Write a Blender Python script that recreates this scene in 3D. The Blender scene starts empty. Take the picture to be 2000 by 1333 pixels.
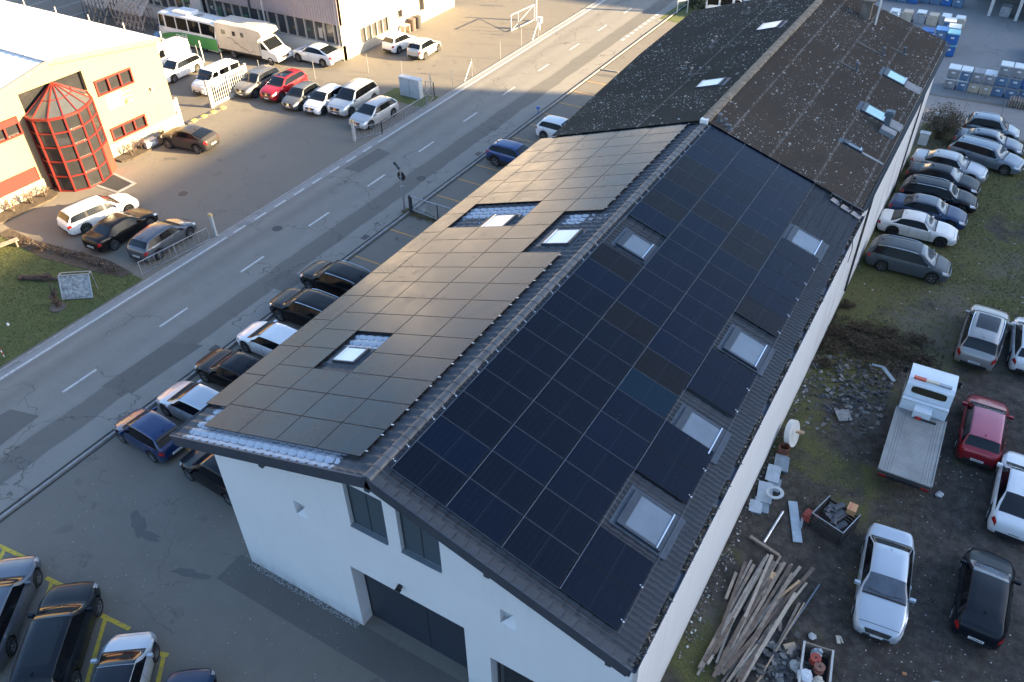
import bpy, math, random
import numpy as np
from mathutils import Vector, Matrix
random.seed(7)
R = math.radians
sc = bpy.context.scene
col = sc.collection

# ------------------------------------------------------------------ camera
cam = bpy.data.cameras.new("camera")
cam.sensor_width = 36.0
cam.lens = 36.0 * 1594.32 / 2000.0
cam.clip_start = 0.1
cam.clip_end = 5000
camo = bpy.data.objects.new("camera", cam)
yaw, pit, rol = -0.546672, 0.684501, -0.017137
cy, sy, cp, sp = math.cos(yaw), math.sin(yaw), math.cos(pit), math.sin(pit)
fw = Vector((sy * cp, cy * cp, -sp)); rg = Vector((cy, -sy, 0)); up = rg.cross(fw)
r2 = rg * math.cos(rol) + up * math.sin(rol)
u2 = up * math.cos(rol) - rg * math.sin(rol)
mw = Matrix((r2, u2, -fw)).transposed().to_4x4()
mw.translation = Vector((10.6756, -10.5809, 26.40))
camo.matrix_world = mw
col.objects.link(camo)
sc.camera = camo

# ------------------------------------------------------------------ light
SUN = Vector((1.0, 0.357, 0.306)).normalized()
EL = math.asin(SUN.z)
AZ = math.atan2(SUN.x, SUN.y)
w = bpy.data.worlds.new("World"); sc.world = w; w.use_nodes = True
nt = w.node_tree
bg = nt.nodes["Background"]
sky = nt.nodes.new("ShaderNodeTexSky"); sky.sky_type = 'NISHITA'
sky.sun_disc = False; sky.sun_elevation = EL; sky.sun_rotation = AZ
sky.air_density = 1.0; sky.dust_density = 2.2; sky.ozone_density = 3.0
nt.links.new(sky.outputs[0], bg.inputs[0]); bg.inputs[1].default_value = 0.075
sl = bpy.data.lights.new("sun", 'SUN'); sl.energy = 4.6; sl.angle = R(0.5); sl.color = (1.0, 0.74, 0.40)
so = bpy.data.objects.new("sun", sl); so.rotation_euler = SUN.to_track_quat('Z', 'Y').to_euler()
so.location = (60, 30, 60); col.objects.link(so)
vs = sc.view_settings
vs.view_transform = 'Standard'; vs.look = 'None'; vs.gamma = 1; vs.use_curve_mapping = False
vs.exposure = 2.85

# ------------------------------------------------------------------ helpers
def tag(o, label=None, cat=None, group=None, kind=None):
    if label: o["label"] = label
    if cat: o["category"] = cat
    if group: o["group"] = group
    if kind: o["kind"] = kind
    return o

def empty(name, loc=(0, 0, 0), rz=0.0):
    o = bpy.data.objects.new(name, None); col.objects.link(o)
    o.location = loc; o.rotation_euler = (0, 0, rz); o.empty_display_size = 0.3
    return o

class MB:
    def __init__(s): s.v = []; s.f = []; s.m = []
    def add(s, vs_, fs, mi=0):
        b = len(s.v); s.v += [tuple(p) for p in vs_]
        for f in fs: s.f.append(tuple(i + b for i in f)); s.m.append(mi)
        return s
    def box(s, c, d, rz=0.0, mi=0, M=None):
        x, y, z = d[0] / 2, d[1] / 2, d[2] / 2
        P = [Vector((a * x, b * y, e * z)) for a in (-1, 1) for b in (-1, 1) for e in (-1, 1)]
        if M is not None: P = [M @ p for p in P]
        else:
            ca, sa = math.cos(rz), math.sin(rz)
            P = [Vector((p.x * ca - p.y * sa, p.x * sa + p.y * ca, p.z)) for p in P]
        P = [p + Vector(c) for p in P]
        return s.add(P, [(0, 1, 3, 2), (4, 6, 7, 5), (0, 4, 5, 1), (2, 3, 7, 6), (0, 2, 6, 4), (1, 5, 7, 3)], mi)
    def bar(s, a, b, w_, h, mi=0):
        a = Vector(a); b = Vector(b); d = b - a; L = d.length
        if L < 1e-6: return s
        q = d.to_track_quat('X', 'Z').to_matrix()
        return s.box((a + b) / 2, (L, w_, h), mi=mi, M=q)
    def cyl(s, a, b, r0, r1=None, n=12, caps=True, mi=0):
        a = Vector(a); b = Vector(b); r1 = r0 if r1 is None else r1
        q = (b - a).to_track_quat('Z', 'Y').to_matrix()
        P = []
        for c, r in ((a, r0), (b, r1)):
            for i in range(n):
                t = 2 * math.pi * i / n
                P.append(c + q @ Vector((r * math.cos(t), r * math.sin(t), 0)))
        F = [(i, (i + 1) % n, n + (i + 1) % n, n + i) for i in range(n)]
        if caps: F += [tuple(range(n - 1, -1, -1)), tuple(range(n, 2 * n))]
        return s.add(P, F, mi)
    def quad(s, a, b, c, d, mi=0): return s.add([a, b, c, d], [(0, 1, 2, 3)], mi)
    def prism(s, poly, z0, z1, mi=0):
        n = len(poly)
        P = [(x, y, z0) for x, y in poly] + [(x, y, z1) for x, y in poly]
        F = [(i, (i + 1) % n, n + (i + 1) % n, n + i) for i in range(n)] + [tuple(range(n - 1, -1, -1)), tuple(range(n, 2 * n))]
        return s.add(P, F, mi)
    def mesh(s, name, mats, smooth=False, ang=35):
        me = bpy.data.meshes.new(name)
        me.from_pydata(s.v, [], s.f)
        if not isinstance(mats, (list, tuple)): mats = [mats]
        for m in mats: me.materials.append(m)
        if len(mats) > 1: me.polygons.foreach_set("material_index", s.m)
        if smooth:
            me.polygons.foreach_set("use_smooth", [True] * len(me.polygons))
            try: me.set_sharp_from_angle(angle=R(ang))
            except Exception: pass
        me.update()
        return me
    def build(s, name, mats, parent=None, smooth=False, ang=35, loc=None, rz=None):
        o = bpy.data.objects.new(name, s.mesh(name, mats, smooth, ang)); col.objects.link(o)
        if parent: o.parent = parent
        if loc is not None: o.location = loc
        if rz is not None: o.rotation_euler = (0, 0, rz)
        return o

def link_copy(o, parent=None):
    c = o.copy(); col.objects.link(c)
    if parent: c.parent = parent
    return c
def copy_tree(o, parent=None):
    c = link_copy(o, parent)
    for ch in list(o.children): copy_tree(ch, c)
    return c

# ------------------------------------------------------------------ materials
def new_mat(name):
    m = bpy.data.materials.new(name); m.use_nodes = True
    return m, m.node_tree, m.node_tree.nodes["Principled BSDF"]
def N(t, kind, **kw):
    n = t.nodes.new("ShaderNode" + kind)
    for k, v in kw.items(): setattr(n, k, v)
    return n
def L(t, a, b): t.links.new(a, b)
def noise(t, vec, scale, detail=4, rough=.55, dist=0):
    n = N(t, "TexNoise"); n.inputs["Scale"].default_value = scale; n.inputs["Detail"].default_value = detail
    n.inputs["Roughness"].default_value = rough; n.inputs["Distortion"].default_value = dist
    if vec is not None: L(t, vec, n.inputs["Vector"])
    return n.outputs["Fac"]
def ramp(t, f, pts):
    r = N(t, "ValToRGB"); e = r.color_ramp.elements
    while len(e) < len(pts): e.new(.5)
    for i, (p, c) in enumerate(pts):
        e[i].position = p; e[i].color = (c, c, c, 1) if isinstance(c, (int, float)) else (*c, 1)
    L(t, f, r.inputs[0]); return r.outputs[0]
def mix(t, f, a, b, mode='MIX'):
    m = N(t, "Mix"); m.data_type = 'RGBA'; m.blend_type = mode
    if isinstance(f, (int, float)): m.inputs[0].default_value = f
    else: L(t, f, m.inputs[0])
    for s_, x in ((6, a), (7, b)):
        if isinstance(x, (tuple, list)): m.inputs[s_].default_value = (*x, 1)
        else: L(t, x, m.inputs[s_])
    return m.outputs[2]
def math_(t, op, a, b=None, c=None):
    m = N(t, "Math"); m.operation = op
    for i, x in enumerate((a, b, c)):
        if x is None: continue
        if isinstance(x, (int, float)): m.inputs[i].default_value = x
        else: L(t, x, m.inputs[i])
    return m.outputs[0]
def pos(t): return N(t, "NewGeometry").outputs["Position"]
def objc(t): return N(t, "TexCoord").outputs["Object"]
def sep(t, v):
    s_ = N(t, "SeparateXYZ"); L(t, v, s_.inputs[0]); return s_.outputs
def bump(t, bsdf, h, strength, dist=.02):
    b = N(t, "Bump"); b.inputs["Strength"].default_value = strength; b.inputs["Distance"].default_value = dist
    L(t, h, b.inputs["Height"]); L(t, b.outputs[0], bsdf.inputs["Normal"])

_mc = {}
def M(name, c, rough=.6, metal=0.0, var=.12, sc_=3.0, coat=0.0, bmp=0.0, spec=.5, emit=0):
    """plain procedural material: base colour with a little noise variation"""
    if name in _mc: return _mc[name]
    m, t, b = new_mat(name)
    v = objc(t)
    n = noise(t, v, sc_, 5, .6)
    lo = tuple(max(0, x * (1 - var)) for x in c); hi = tuple(min(1, x * (1 + var)) for x in c)
    L(t, ramp(t, n, [(.3, lo), (.7, hi)]), b.inputs["Base Color"])
    b.inputs["Roughness"].default_value = rough; b.inputs["Metallic"].default_value = metal
    b.inputs["Specular IOR Level"].default_value = spec
    if coat: b.inputs["Coat Weight"].default_value = coat; b.inputs["Coat Roughness"].default_value = .06
    if bmp: bump(t, b, noise(t, v, sc_ * 12, 3), bmp)
    _mc[name] = m; return m

def paint(c, metal=.35, rough=.32):
    k = "paint_%02d_%02d_%02d" % tuple(int(x * 99) for x in c)
    if k in _mc: return _mc[k]
    m, t, b = new_mat("car " + k)
    v = objc(t); z = sep(t, v)[2]
    n = noise(t, v, 2.2, 5, .65)
    dirt = math_(t, 'MULTIPLY', ramp(t, n, [(.42, 0), (.75, 1)]), ramp(t, z, [(.15, .5), (.8, .05)]))
    L(t, mix(t, dirt, c, (.16, .145, .125) if max(c) > .1 else (.05, .047, .043)), b.inputs["Base Color"])
    b.inputs["Metallic"].default_value = metal if max(c) > .1 else 0.0
    if max(c) < .1: b.inputs["Specular IOR Level"].default_value = .22
    L(t, math_(t, 'ADD', math_(t, 'MULTIPLY', dirt, .5), rough), b.inputs["Roughness"])
    b.inputs["Coat Weight"].default_value = .8 if max(c) > .1 else .22; b.inputs["Coat Roughness"].default_value = .05
    _mc[k] = m; return m

def glass_mat(name, c=(.006, .008, .010), rough=.05, dirt=.06):
    if name in _mc: return _mc[name]
    m, t, b = new_mat(name)
    v = objc(t); n = noise(t, v, 1.7, 4, .6)
    L(t, mix(t, math_(t, 'MULTIPLY', n, dirt * .25), c, (.3, .31, .32)), b.inputs["Base Color"])
    L(t, ramp(t, n, [(.35, rough), (.8, rough + .12)]), b.inputs["Roughness"])
    b.inputs["Specular IOR Level"].default_value = .5
    _mc[name] = m; return m
GLASS = glass_mat("car_glass")
SGLASS = glass_mat("car_side_glass", (.004, .005, .007), .05, .02); SGLASS.node_tree.nodes["Principled BSDF"].inputs["Specular IOR Level"].default_value = .2
GBLK = M("gloss_black", (.006, .006, .007), .2, spec=.2)
BLACKP = M("black_plastic", (.018, .018, .02), .55)
TYRE = M("tyre_rubber", (.02, .02, .021), .85)
RIM = M("alloy", (.42, .43, .45), .3, .85)
RIMD = M("dark_alloy", (.06, .06, .065), .4, .6)
CHROME = M("chrome", (.7, .71, .73), .15, 1.0)
LAMP = M("lamp_lens", (.62, .64, .66), .12, .3, coat=.6)
TAIL = M("tail_lens", (.30, .012, .012), .2, 0, coat=.6)
PLATE = M("plate_white", (.7, .71, .70), .4)
PLATED = M("plate_letters", (.03, .03, .03), .5)
STEEL = M("galvanised_steel", (.42, .44, .46), .42, .7, bmp=.05)
DSTEEL = M("dark_steel", (.045, .05, .058), .45, .3)
WOOD = M("weathered_wood", (.27, .22, .175), .8, var=.35, sc_=5, bmp=.3)
WOOD2 = M("fresh_wood", (.45, .31, .18), .75, var=.25, sc_=6, bmp=.2)
CONC = M("concrete", (.30, .29, .275), .9, var=.2, sc_=1.4, bmp=.2)
WPAINT = M("white_paint", (.78, .78, .76), .6, var=.05)

def asphalt(name, c, crack=.6, tint=None, zones=False, patch=.25):
    m, t, b = new_mat(name)
    p = pos(t)
    n1 = noise(t, p, .13, 5, .6); n2 = noise(t, p, 1.1, 6, .65); n3 = noise(t, p, 30, 3, .7)
    base = mix(t, n1, tuple(x * .72 for x in c), tuple(min(1, x * 1.25) for x in c))
    base = mix(t, ramp(t, n2, [(.35, 0), (.7, 1)]), base, tuple(x * 1.12 for x in c))
    base = mix(t, .35, base, ramp(t, n3, [(.3, tuple(x * .45 for x in c)), (.62, tuple(x * 1.2 for x in c)), (.75, tuple(min(1, x * 2.4) for x in c))]))
    if zones:   # lanes worn lighter, darker resurfaced band, pale shoulder: bands across x
        x = sep(t, p)[0]
        xw = math_(t, 'ADD', x, math_(t, 'MULTIPLY', math_(t, 'SUBTRACT', noise(t, p, .35, 3), .5), .5))
        f = math_(t, 'DIVIDE', math_(t, 'ADD', xw, 28.0), 10.0)
        base = mix(t, 1.0, base, ramp(t, f, [(0, 1.0), (.14, 1.0), (.17, .86), (.24, 1.07), (.32, .86), (.42, 1.04), (.53, 1.0), (.60, 1.1), (.645, 1.03),
                                              (.655, .70), (.79, .68), (.80, 1.12), (.93, 1.1), (1, 1.0)]), 'MULTIPLY')
    if patch:
        st = N(t, "TexNoise"); st.inputs["Scale"].default_value = .55; st.inputs["Detail"].default_value = 2; L(t, p, st.inputs["Vector"])
        base = mix(t, math_(t, 'MULTIPLY', ramp(t, st.outputs[0], [(.66, 0), (.70, 1)]), patch), base, tuple(x * .35 for x in c))
    if crack:
        d = N(t, "VectorMath"); d.operation = 'ADD'
        cn = N(t, "TexNoise"); cn.inputs["Scale"].default_value = .8; cn.inputs["Detail"].default_value = 5; L(t, p, cn.inputs["Vector"])
        sc1 = N(t, "VectorMath"); sc1.operation = 'SCALE'; sc1.inputs[3].default_value = 2.2
        L(t, cn.outputs["Color"], sc1.inputs[0]); L(t, p, d.inputs[0]); L(t, sc1.outputs[0], d.inputs[1])
        v = N(t, "TexVoronoi"); v.feature = 'DISTANCE_TO_EDGE'; v.inputs["Scale"].default_value = .26
        L(t, d.outputs[0], v.inputs["Vector"])
        ck = math_(t, 'MULTIPLY', ramp(t, v.outputs[0], [(.003, 1), (.009, 0)]), ramp(t, noise(t, p, .22, 2), [(.47, 0), (.53, 1)]))
        base = mix(t, math_(t, 'MULTIPLY', ck, crack), base, tuple(x * .18 for x in c))
    L(t, base, b.inputs["Base Color"]); b.inputs["Roughness"].default_value = .85
    b.inputs["Specular IOR Level"].default_value = .35
    bump(t, b, n3, .25, .01)
    return m
ASPH = asphalt("lot_asphalt", (.172, .156, .130), .3)
ROADM = asphalt("road_asphalt", (.205, .195, .172), .6, zones=True, patch=.12)
PATHM = asphalt("path_concrete", (.27, .25, .235), .4, patch=.15)
WALKM = asphalt("walk_concrete", (.25, .245, .235), .5, patch=.3)

def yard_mat():
    m, t, b = new_mat("yard_soil_and_grass")
    p = pos(t); xyz = sep(t, p)
    n1 = noise(t, p, .28, 6, .62); n2 = noise(t, p, 2.2, 6, .7); n3 = noise(t, p, 14, 4, .7); n4 = noise(t, p, .11, 3, .5)
    soil = ramp(t, n2, [(.3, (.032, .028, .024)), (.5, (.062, .055, .048)), (.72, (.11, .10, .088))])
    v = N(t, "TexVoronoi"); v.inputs["Scale"].default_value = 19; L(t, p, v.inputs["Vector"])
    wn = sep(t, v.outputs["Color"])
    peb = math_(t, 'MULTIPLY', ramp(t, v.outputs["Distance"], [(.25, 1), (.42, 0)]), ramp(t, wn[0], [(.72, 0), (.86, 1)]))
    soil = mix(t, math_(t, 'MULTIPLY', peb, ramp(t, n1, [(.4, .05), (.6, .5)])), soil, (.16, .155, .15))
    grass = ramp(t, n3, [(.3, (.055, .058, .022)), (.5, (.098, .100, .038)), (.7, (.16, .15, .065))])
    grass = mix(t, ramp(t, n2, [(.5, 0), (.75, .7)]), grass, (.085, .068, .042))
    gy = N(t, "MapRange"); gy.inputs[1].default_value = 19; gy.inputs[2].default_value = 34; gy.inputs[3].default_value = -.10; gy.inputs[4].default_value = .13
    L(t, xyz[1], gy.inputs[0])
    gx = N(t, "MapRange"); gx.inputs[1].default_value = 9; gx.inputs[2].default_value = 14; gx.inputs[3].default_value = .08; gx.inputs[4].default_value = -.06
    L(t, xyz[0], gx.inputs[0])
    g = math_(t, 'ADD', math_(t, 'ADD', n1, gy.outputs[0]), gx.outputs[0])
    gm = math_(t, 'MULTIPLY', ramp(t, g, [(.46, 0), (.56, 1)]), ramp(t, n3, [(.25, .3), (.45, 1)]))
    c = mix(t, gm, soil, grass)
    # worn pale tyre ruts and bare patches
    c = mix(t, math_(t, 'MULTIPLY', ramp(t, n4, [(.54, 0), (.62, .75)]), ramp(t, n2, [(.35, .2), (.6, 1)])), c, (.135, .122, .108))
    L(t, c, b.inputs["Base Color"]); b.inputs["Roughness"].default_value = .95; b.inputs["Specular IOR Level"].default_value = .2
    bump(t, b, math_(t, 'ADD', n2, math_(t, 'MULTIPLY', n3, .5)), .7, .06)
    return m
YARDM = yard_mat()
def lawn_mat():
    m, t, b = new_mat("lawn_turf")
    p = pos(t); n2 = noise(t, p, 1.3, 5, .7); n3 = noise(t, p, 18, 4, .7)
    c = mix(t, ramp(t, n3, [(.3, 0), (.7, 1)]), (.045, .065, .016), (.13, .15, .045))
    c = mix(t, ramp(t, n2, [(.55, 0), (.75, .6)]), c, (.085, .070, .040))
    L(t, c, b.inputs["Base Color"]); b.inputs["Roughness"].default_value = .95; bump(t, b, n3, .8, .05)
    return m
LAWNM = lawn_mat()
SOILM = M("bed_soil", (.075, .058, .042), .95, var=.45, sc_=5, bmp=.8)
def line_mat(name, c, base):
    m, t, b = new_mat(name); p = pos(t)
    f = ramp(t, noise(t, p, 5, 6, .8), [(.40, .55), (.52, 0)])
    L(t, mix(t, f, mix(t, noise(t, p, 2, 3), tuple(x * .75 for x in c), c), base), b.inputs["Base Color"]); b.inputs["Roughness"].default_value = .8; return m
LINEW = M("road_line_white", (.62, .62, .60), .7, var=.25, sc_=6)
LINEW = line_mat("road_line_white", (.60, .60, .58), (.19, .18, .16))
LINEO = M("bay_line_orange", (.62, .34, .10), .7, var=.25, sc_=6)
LINEY = M("bay_line_yellow", (.58, .47, .06), .7, var=.15, sc_=6)

LINEO = line_mat("bay_line_orange", (.62, .33, .10), (.15, .14, .12)); LINEY = line_mat("bay_line_yellow", (.66, .48, .05), (.15, .14, .12))
# ------------------------------------------------------------------ ground
def sheet(name, poly, z, m, kind="structure"):
    mb = MB(); mb.add([(x, y, z) for x, y in poly], [tuple(range(len(poly)))])
    o = mb.build(name, m); o["kind"] = kind; return o
sheet("ground", [(-700, -500), (700, -500), (700, 900), (-700, 900)], 0, ASPH)
sheet("road", [(-26.25, -90), (-18.55, -90), (-18.55, 260), (-26.25, 260)], .004, ROADM)
sheet("pavement", [(-27.0, -90), (-26.25, -90), (-26.25, 260), (-27.2, 260)], .006, WALKM)
sheet("dirt_yard", [(7.4, -25), (70, -25), (70, 54.6), (7.4, 54.6)], .004, YARDM)
sheet("path", [(7.0, 54.6), (70, 57.2), (70, 63.2), (6.2, 60.2), (6.2, 54.6)], .006, PATHM)
lawn_poly = [(-27.2, 11.4), (-28.6, 11.4), (-34.2, 10.1), (-40.2, 10.2), (-40.2, -6), (-27.3, -6)]
sheet("lawn", lawn_poly, .02, LAWNM)
mb = MB()
mb.prism([(-28.2, 11.5), (-30.5, 11.7), (-36.6, 10.9), (-39, 11.0), (-39, 10.2), (-34.2, 9.9), (-30.3, 10.5), (-28.4, 10.9)], .0, .05)
o = mb.build("planting_bed", SOILM); o["kind"] = "structure"

def lines(name, rects, z, m):
    mb = MB()
    for (x0, y0, x1, y1) in rects: mb.quad((x0, y0, z), (x1, y0, z), (x1, y1, z), (x0, y1, z))
    o = mb.build(name, m); o["kind"] = "structure"; return o
rects = [(-26.47, -80, -26.33, 17), (-26.47, 32, -26.33, 200)] + [(-26.47, 17.6 + 1.8 * k, -26.33, 18.6 + 1.8 * k) for k in range(8)]
for k in range(-8, 26): rects.append((-22.95, 3.0 + 5.83 * k, -22.81, 4.9 + 5.83 * k))
for k in range(9): rects.append((-19.95, 60 + 1.0 * k, -19.65, 60.55 + 1.0 * k))
lines("road_marking_white", rects, .012, LINEW)
ys = [3.4, 6.6, 9.0, 11.85, 14.7, 17.0, 19.28, 22.69, 27.62, 30.16, 32.48, 35.0, 37.5, 40.05, 42.3, 44.7, 47.26, 49.73]
lines("bay_marking_orange", [(-18.2, y - .06, -13.6, y + .06) for y in ys], .008, LINEO)
# slanted yellow bays in the near lot
mb = MB(); zz = .008
def strip(a, b, wd):
    a = Vector((a[0], a[1], zz)); b = Vector((b[0], b[1], zz)); d = (b - a).normalized(); n = Vector((-d.y, d.x, 0)) * wd / 2
    mb.quad(a - n, b - n, b + n, a + n)
dv = Vector((math.cos(R(-52)), math.sin(R(-52)), 0))
for tx in (-16.9, -13.93, -10.86, -7.80, -4.8):
    strip((tx, -3.98), (tx + dv.x * 5, -3.98 + dv.y * 5), .15)
    zz = .012; strip((tx - .32, -4.02), (tx + (1.15 if tx < -8 else .1), -3.86), .16); zz = .008
o = mb.build("bay_marking_yellow", LINEY); o["kind"] = "structure"
# kerb along the road side of the bays and the little islands
mb = MB(); mb.box((-18.42, 60, .02), (.13, 260, .10)); mb.box((-26.96, 60, .01), (.12, 320, .07))
mb.box((-17.6, 52.6, .03), (1.7, .12, .12), rz=.1)
o = mb.build("kerb", M("kerb_stone", (.26, .255, .245), .85, var=.25, sc_=3)); o["kind"] = "structure"
mb = MB(); mb.box((-18.62, 60, .004), (.12, 260, .016)); mb.box((-18.25, 60, .004), (.08, 260, .012))
o = mb.build("gutter_strip", M("gutter_dirt", (.05, .045, .04), .95, var=.4)); o["kind"] = "structure"
# striped kerb island between the two gates
mb = MB()
for k in range(8): mb.box((-41.2 + .03 * k, 27.5 + .47 * k, .06), (.3, .46, .12), mi=k % 2)
o = mb.build("kerb_island", [M("kerb_dark", (.07, .07, .07), .8), M("kerb_yellow", (.6, .42, .1), .8)]); o["kind"] = "structure"
PATCHM = asphalt("repair_asphalt", (.125, .12, .108), .2, patch=0)
for poly in ([(-21.6, 4.2), (-19.9, 4.6), (-19.7, 8.9), (-21.5, 8.2)], [(-25.9, 27.5), (-24.6, 27.6), (-24.5, 31), (-25.8, 31.2)], [(-20.9, 14.5), (-19.2, 14.4), (-19.2, 16.2), (-20.8, 16.1)], [(-24.2, -1.5), (-22.2, -1.0), (-22.4, 1.4), (-24.0, 1.0)]):
    sheet("road_patch", poly, .008, PATCHM)
mb = MB()
for (x, y) in ((-24.4, 19.3), (-20.4, 29.0), (-33.0, 19.5)):
    mb.cyl((x, y, 0), (x, y, .014), .32, n=20)
o = mb.build("manhole_covers", M("cast_iron", (.07, .068, .065), .6, .3, bmp=.3)); o["kind"] = "structure"
mb = MB()
for (x, y) in ((-19.0, 9.0), (-19.0, 21.2), (-19.0, 34.0)): mb.box((x, y, .008), (.35, .5, .014))
o = mb.build("drain_grates", M("cast_iron", (.07, .068, .065))); o["kind"] = "structure"
# wet/oil stains in the near lot: irregular thin sheets
def blob(name, cx, cy_, rx, ry, rz, m, z=.008, n=40, seed=1):
    rnd = random.Random(seed); ph = [rnd.uniform(0, 6.28) for _ in range(6)]
    P = []
    for i in range(n):
        t_ = 2 * math.pi * i / n; r_ = 1 + sum(.16 / (k + 1) ** .6 * math.sin((k + 2) * t_ + ph[k]) for k in range(6))
        x = rx * r_ * math.cos(t_); y = ry * r_ * math.sin(t_)
        P.append((cx + x * math.cos(rz) - y * math.sin(rz), cy_ + x * math.sin(rz) + y * math.cos(rz), z))
    mb = MB(); mb.add(P, [tuple(range(n))]); o = mb.build(name, m); o["kind"] = "structure"; return o
STAIN = asphalt("oil_stain", (.118, .112, .102), 0, patch=0)
blob("oil_stain", -13.3, -.5, .62, .30, -.5, STAIN, seed=3); blob("oil_stain", -12.5, -.72, .62, .17, .25, STAIN, z=.010, seed=5)
blob("oil_stain", -9.6, -1.1, .75, .17, .35, STAIN, seed=9)
for i, (x, y) in enumerate([(-16.2, 26.2), (-15.6, 24.9), (-17.2, 22.0), (-34.5, 24.2), (-16.9, 35.6), (-31.5, 46.4), (-32.2, 45.2)]):
    blob("oil_stain", x, y, .22, .1, i, STAIN, seed=20 + i)
blob("oil_stain", -37.8, 22.6, .5, .22, .3, STAIN, seed=31); blob("oil_stain", -36.0, 63.0, 1.2, .3, .3, STAIN, seed=32)
blob("wet_patch", -16.6, 51.6, 1.5, .35, .1, STAIN, seed=44)
# darker paved apron in front of the garage and the gravel strip at the wall
mb = MB(); mb.add([(-8.6, -.75, .007), (8.6, -.75, .007), (8.6, .5, .007), (-8.6, .5, .007)], [(0, 1, 2, 3)])
o = mb.build("wall_apron", asphalt("apron_asphalt", (.115, .108, .096), 0, patch=0)); o["kind"] = "structure"

# unseen sun blocker added east: stepped crest shades the yard, gaps leave lit stripes
mb = MB(); rows = []
def hz(y):
    y0 = y - .357 * 110
    if y0 < 52.6: return 11.15 + .306 * 110
    if y0 < 56.3: return 4
    if y0 < 70.6: return .306 * 111
    if y0 < 72.4: return 4
    if y0 < 81: return .306 * 111
    return 10.35 + .306 * 118 if y0 < 300 else 8
yy = [-260, -120, -40, 20, 60, 91.6, 92.2, 95.3, 95.9, 109.6, 110.2, 111.4, 112, 120, 121, 180, 240, 300]
for y in yy:
    h = hz(y); rows.append([(98, y, -.5), (106, y, h * .8), (110, y, h), (150, y, h * .9), (210, y, h * .5 - 2)])
P = [p for r_ in rows for p in r_]; n = 5
F = [(i * n + j, i * n + j + 1, (i + 1) * n + j + 1, (i + 1) * n + j) for i in range(len(rows) - 1) for j in range(n - 1)]
mb.add(P, F); o = mb.build("hill", M("sun_blocker_green", (.06, .065, .035), .95, var=.5, sc_=.08)); o["kind"] = "structure"

# unseen valley sides added west and north to warm and brighten panel reflections
def range_(az0, az1, h0, h1, c, name):
    mb = MB(); rnd = random.Random(2); cols_ = []; n_ = 36
    for i in range(n_ + 1):
        a = R(az0 + (az1 - az0) * i / n_); prof_ = []
        hh = (h0 + (h1 - h0) * i / n_) * (1 + .22 * math.sin(i * .5) + .12 * math.sin(i * 1.3 + 1) + rnd.uniform(-.06, .06))
        for k, (rr, hz_) in enumerate(((820, -1), (900, .35), (960, .62), (1040, 1.0), (1300, 1.25), (1700, .9))):
            rr2 = rr + (rnd.uniform(-25, 25) if k else 0); prof_.append((rr2 * math.sin(a), rr2 * math.cos(a), max(-1, hh * hz_)))
        cols_.append(prof_)
    P = [p for c_ in cols_ for p in c_]; mb.add(P, [(i * 6 + j, (i + 1) * 6 + j, (i + 1) * 6 + j + 1, i * 6 + j + 1) for i in range(n_) for j in range(5)])
    o = mb.build(name, M(name + "_slope", c, .95, var=.3, sc_=.012)); o["kind"] = "structure"
range_(-150, -52, 140, 150, (.150, .140, .135), "reflection_range_west")
range_(-53, 30, 165, 100, (.74, .69, .65), "reflection_range_north")  # pale colour chosen to lift the reflections in the far panels

# ------------------------------------------------------------------ main building
A = 0.3176; TA, CA, SA = math.tan(A), math.cos(A), math.sin(A)
def on(s, d, y, off=0.0, H=10.26):          # point on slope s (+1 right, -1 left), d metres down from the ridge
    return Vector((s * (d * CA + off * SA), y, H - d * SA + off * CA))
def render_mat(name, c, stain=False):
    m, t, b = new_mat(name); p = pos(t); xyz = sep(t, p)
    n1 = noise(t, p, .5, 5, .6); n3 = noise(t, p, 40, 2)
    sv2 = N(t, "CombineXYZ"); L(t, math_(t, 'ADD', xyz[0], xyz[1]), sv2.inputs[0]); L(t, math_(t, 'MULTIPLY', xyz[2], .08), sv2.inputs[1])
    n5 = noise(t, sv2.outputs[0], 2.6, 5, .7)
    cc = mix(t, n1, tuple(x * .88 for x in c), c)
    cc = mix(t, ramp(t, n5, [(.55, 0), (.8, .35)]), cc, tuple(x * .74 for x in c))
    # splash dirt low on the wall
    low = math_(t, 'MULTIPLY', ramp(t, math_(t, 'MULTIPLY', xyz[2], .25), [(.02, .55), (.18, 0)]), ramp(t, noise(t, p, 2.5, 5), [(.35, .2), (.7, 1)]))
    cc = mix(t, low, cc, (.33, .29, .24))
    if stain:
        sv = N(t, "CombineXYZ"); L(t, math_(t, 'MULTIPLY', xyz[1], 1.0), sv.inputs[0]); L(t, math_(t, 'MULTIPLY', xyz[2], .12), sv.inputs[1])
        st = noise(t, sv.outputs[0], 1.6, 5, .7)
        far = ramp(t, math_(t, 'DIVIDE', xyz[1], 50.0), [(.40, .12), (.52, .9)])
        cc = mix(t, math_(t, 'MULTIPLY', ramp(t, st, [(.5, 0), (.72, 1)]), far), cc, (.36, .31, .25))
    L(t, cc, b.inputs["Base Color"]); b.inputs["Roughness"].default_value = .9; bump(t, b, n3, .15, .01)
    return m
RENDW = render_mat("white_render", (.78, .78, .77)); RENDWS = render_mat("white_render_lit_side", (.87, .87, .86), True)  # lighter side copy: brighter east-side light put into its base colour
ANTH = M("anthracite_sheet", (.052, .062, .078), .45, .2, bmp=.03)
ANTH2 = M("anthracite_panel", (.035, .045, .06), .4, .1)

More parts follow.
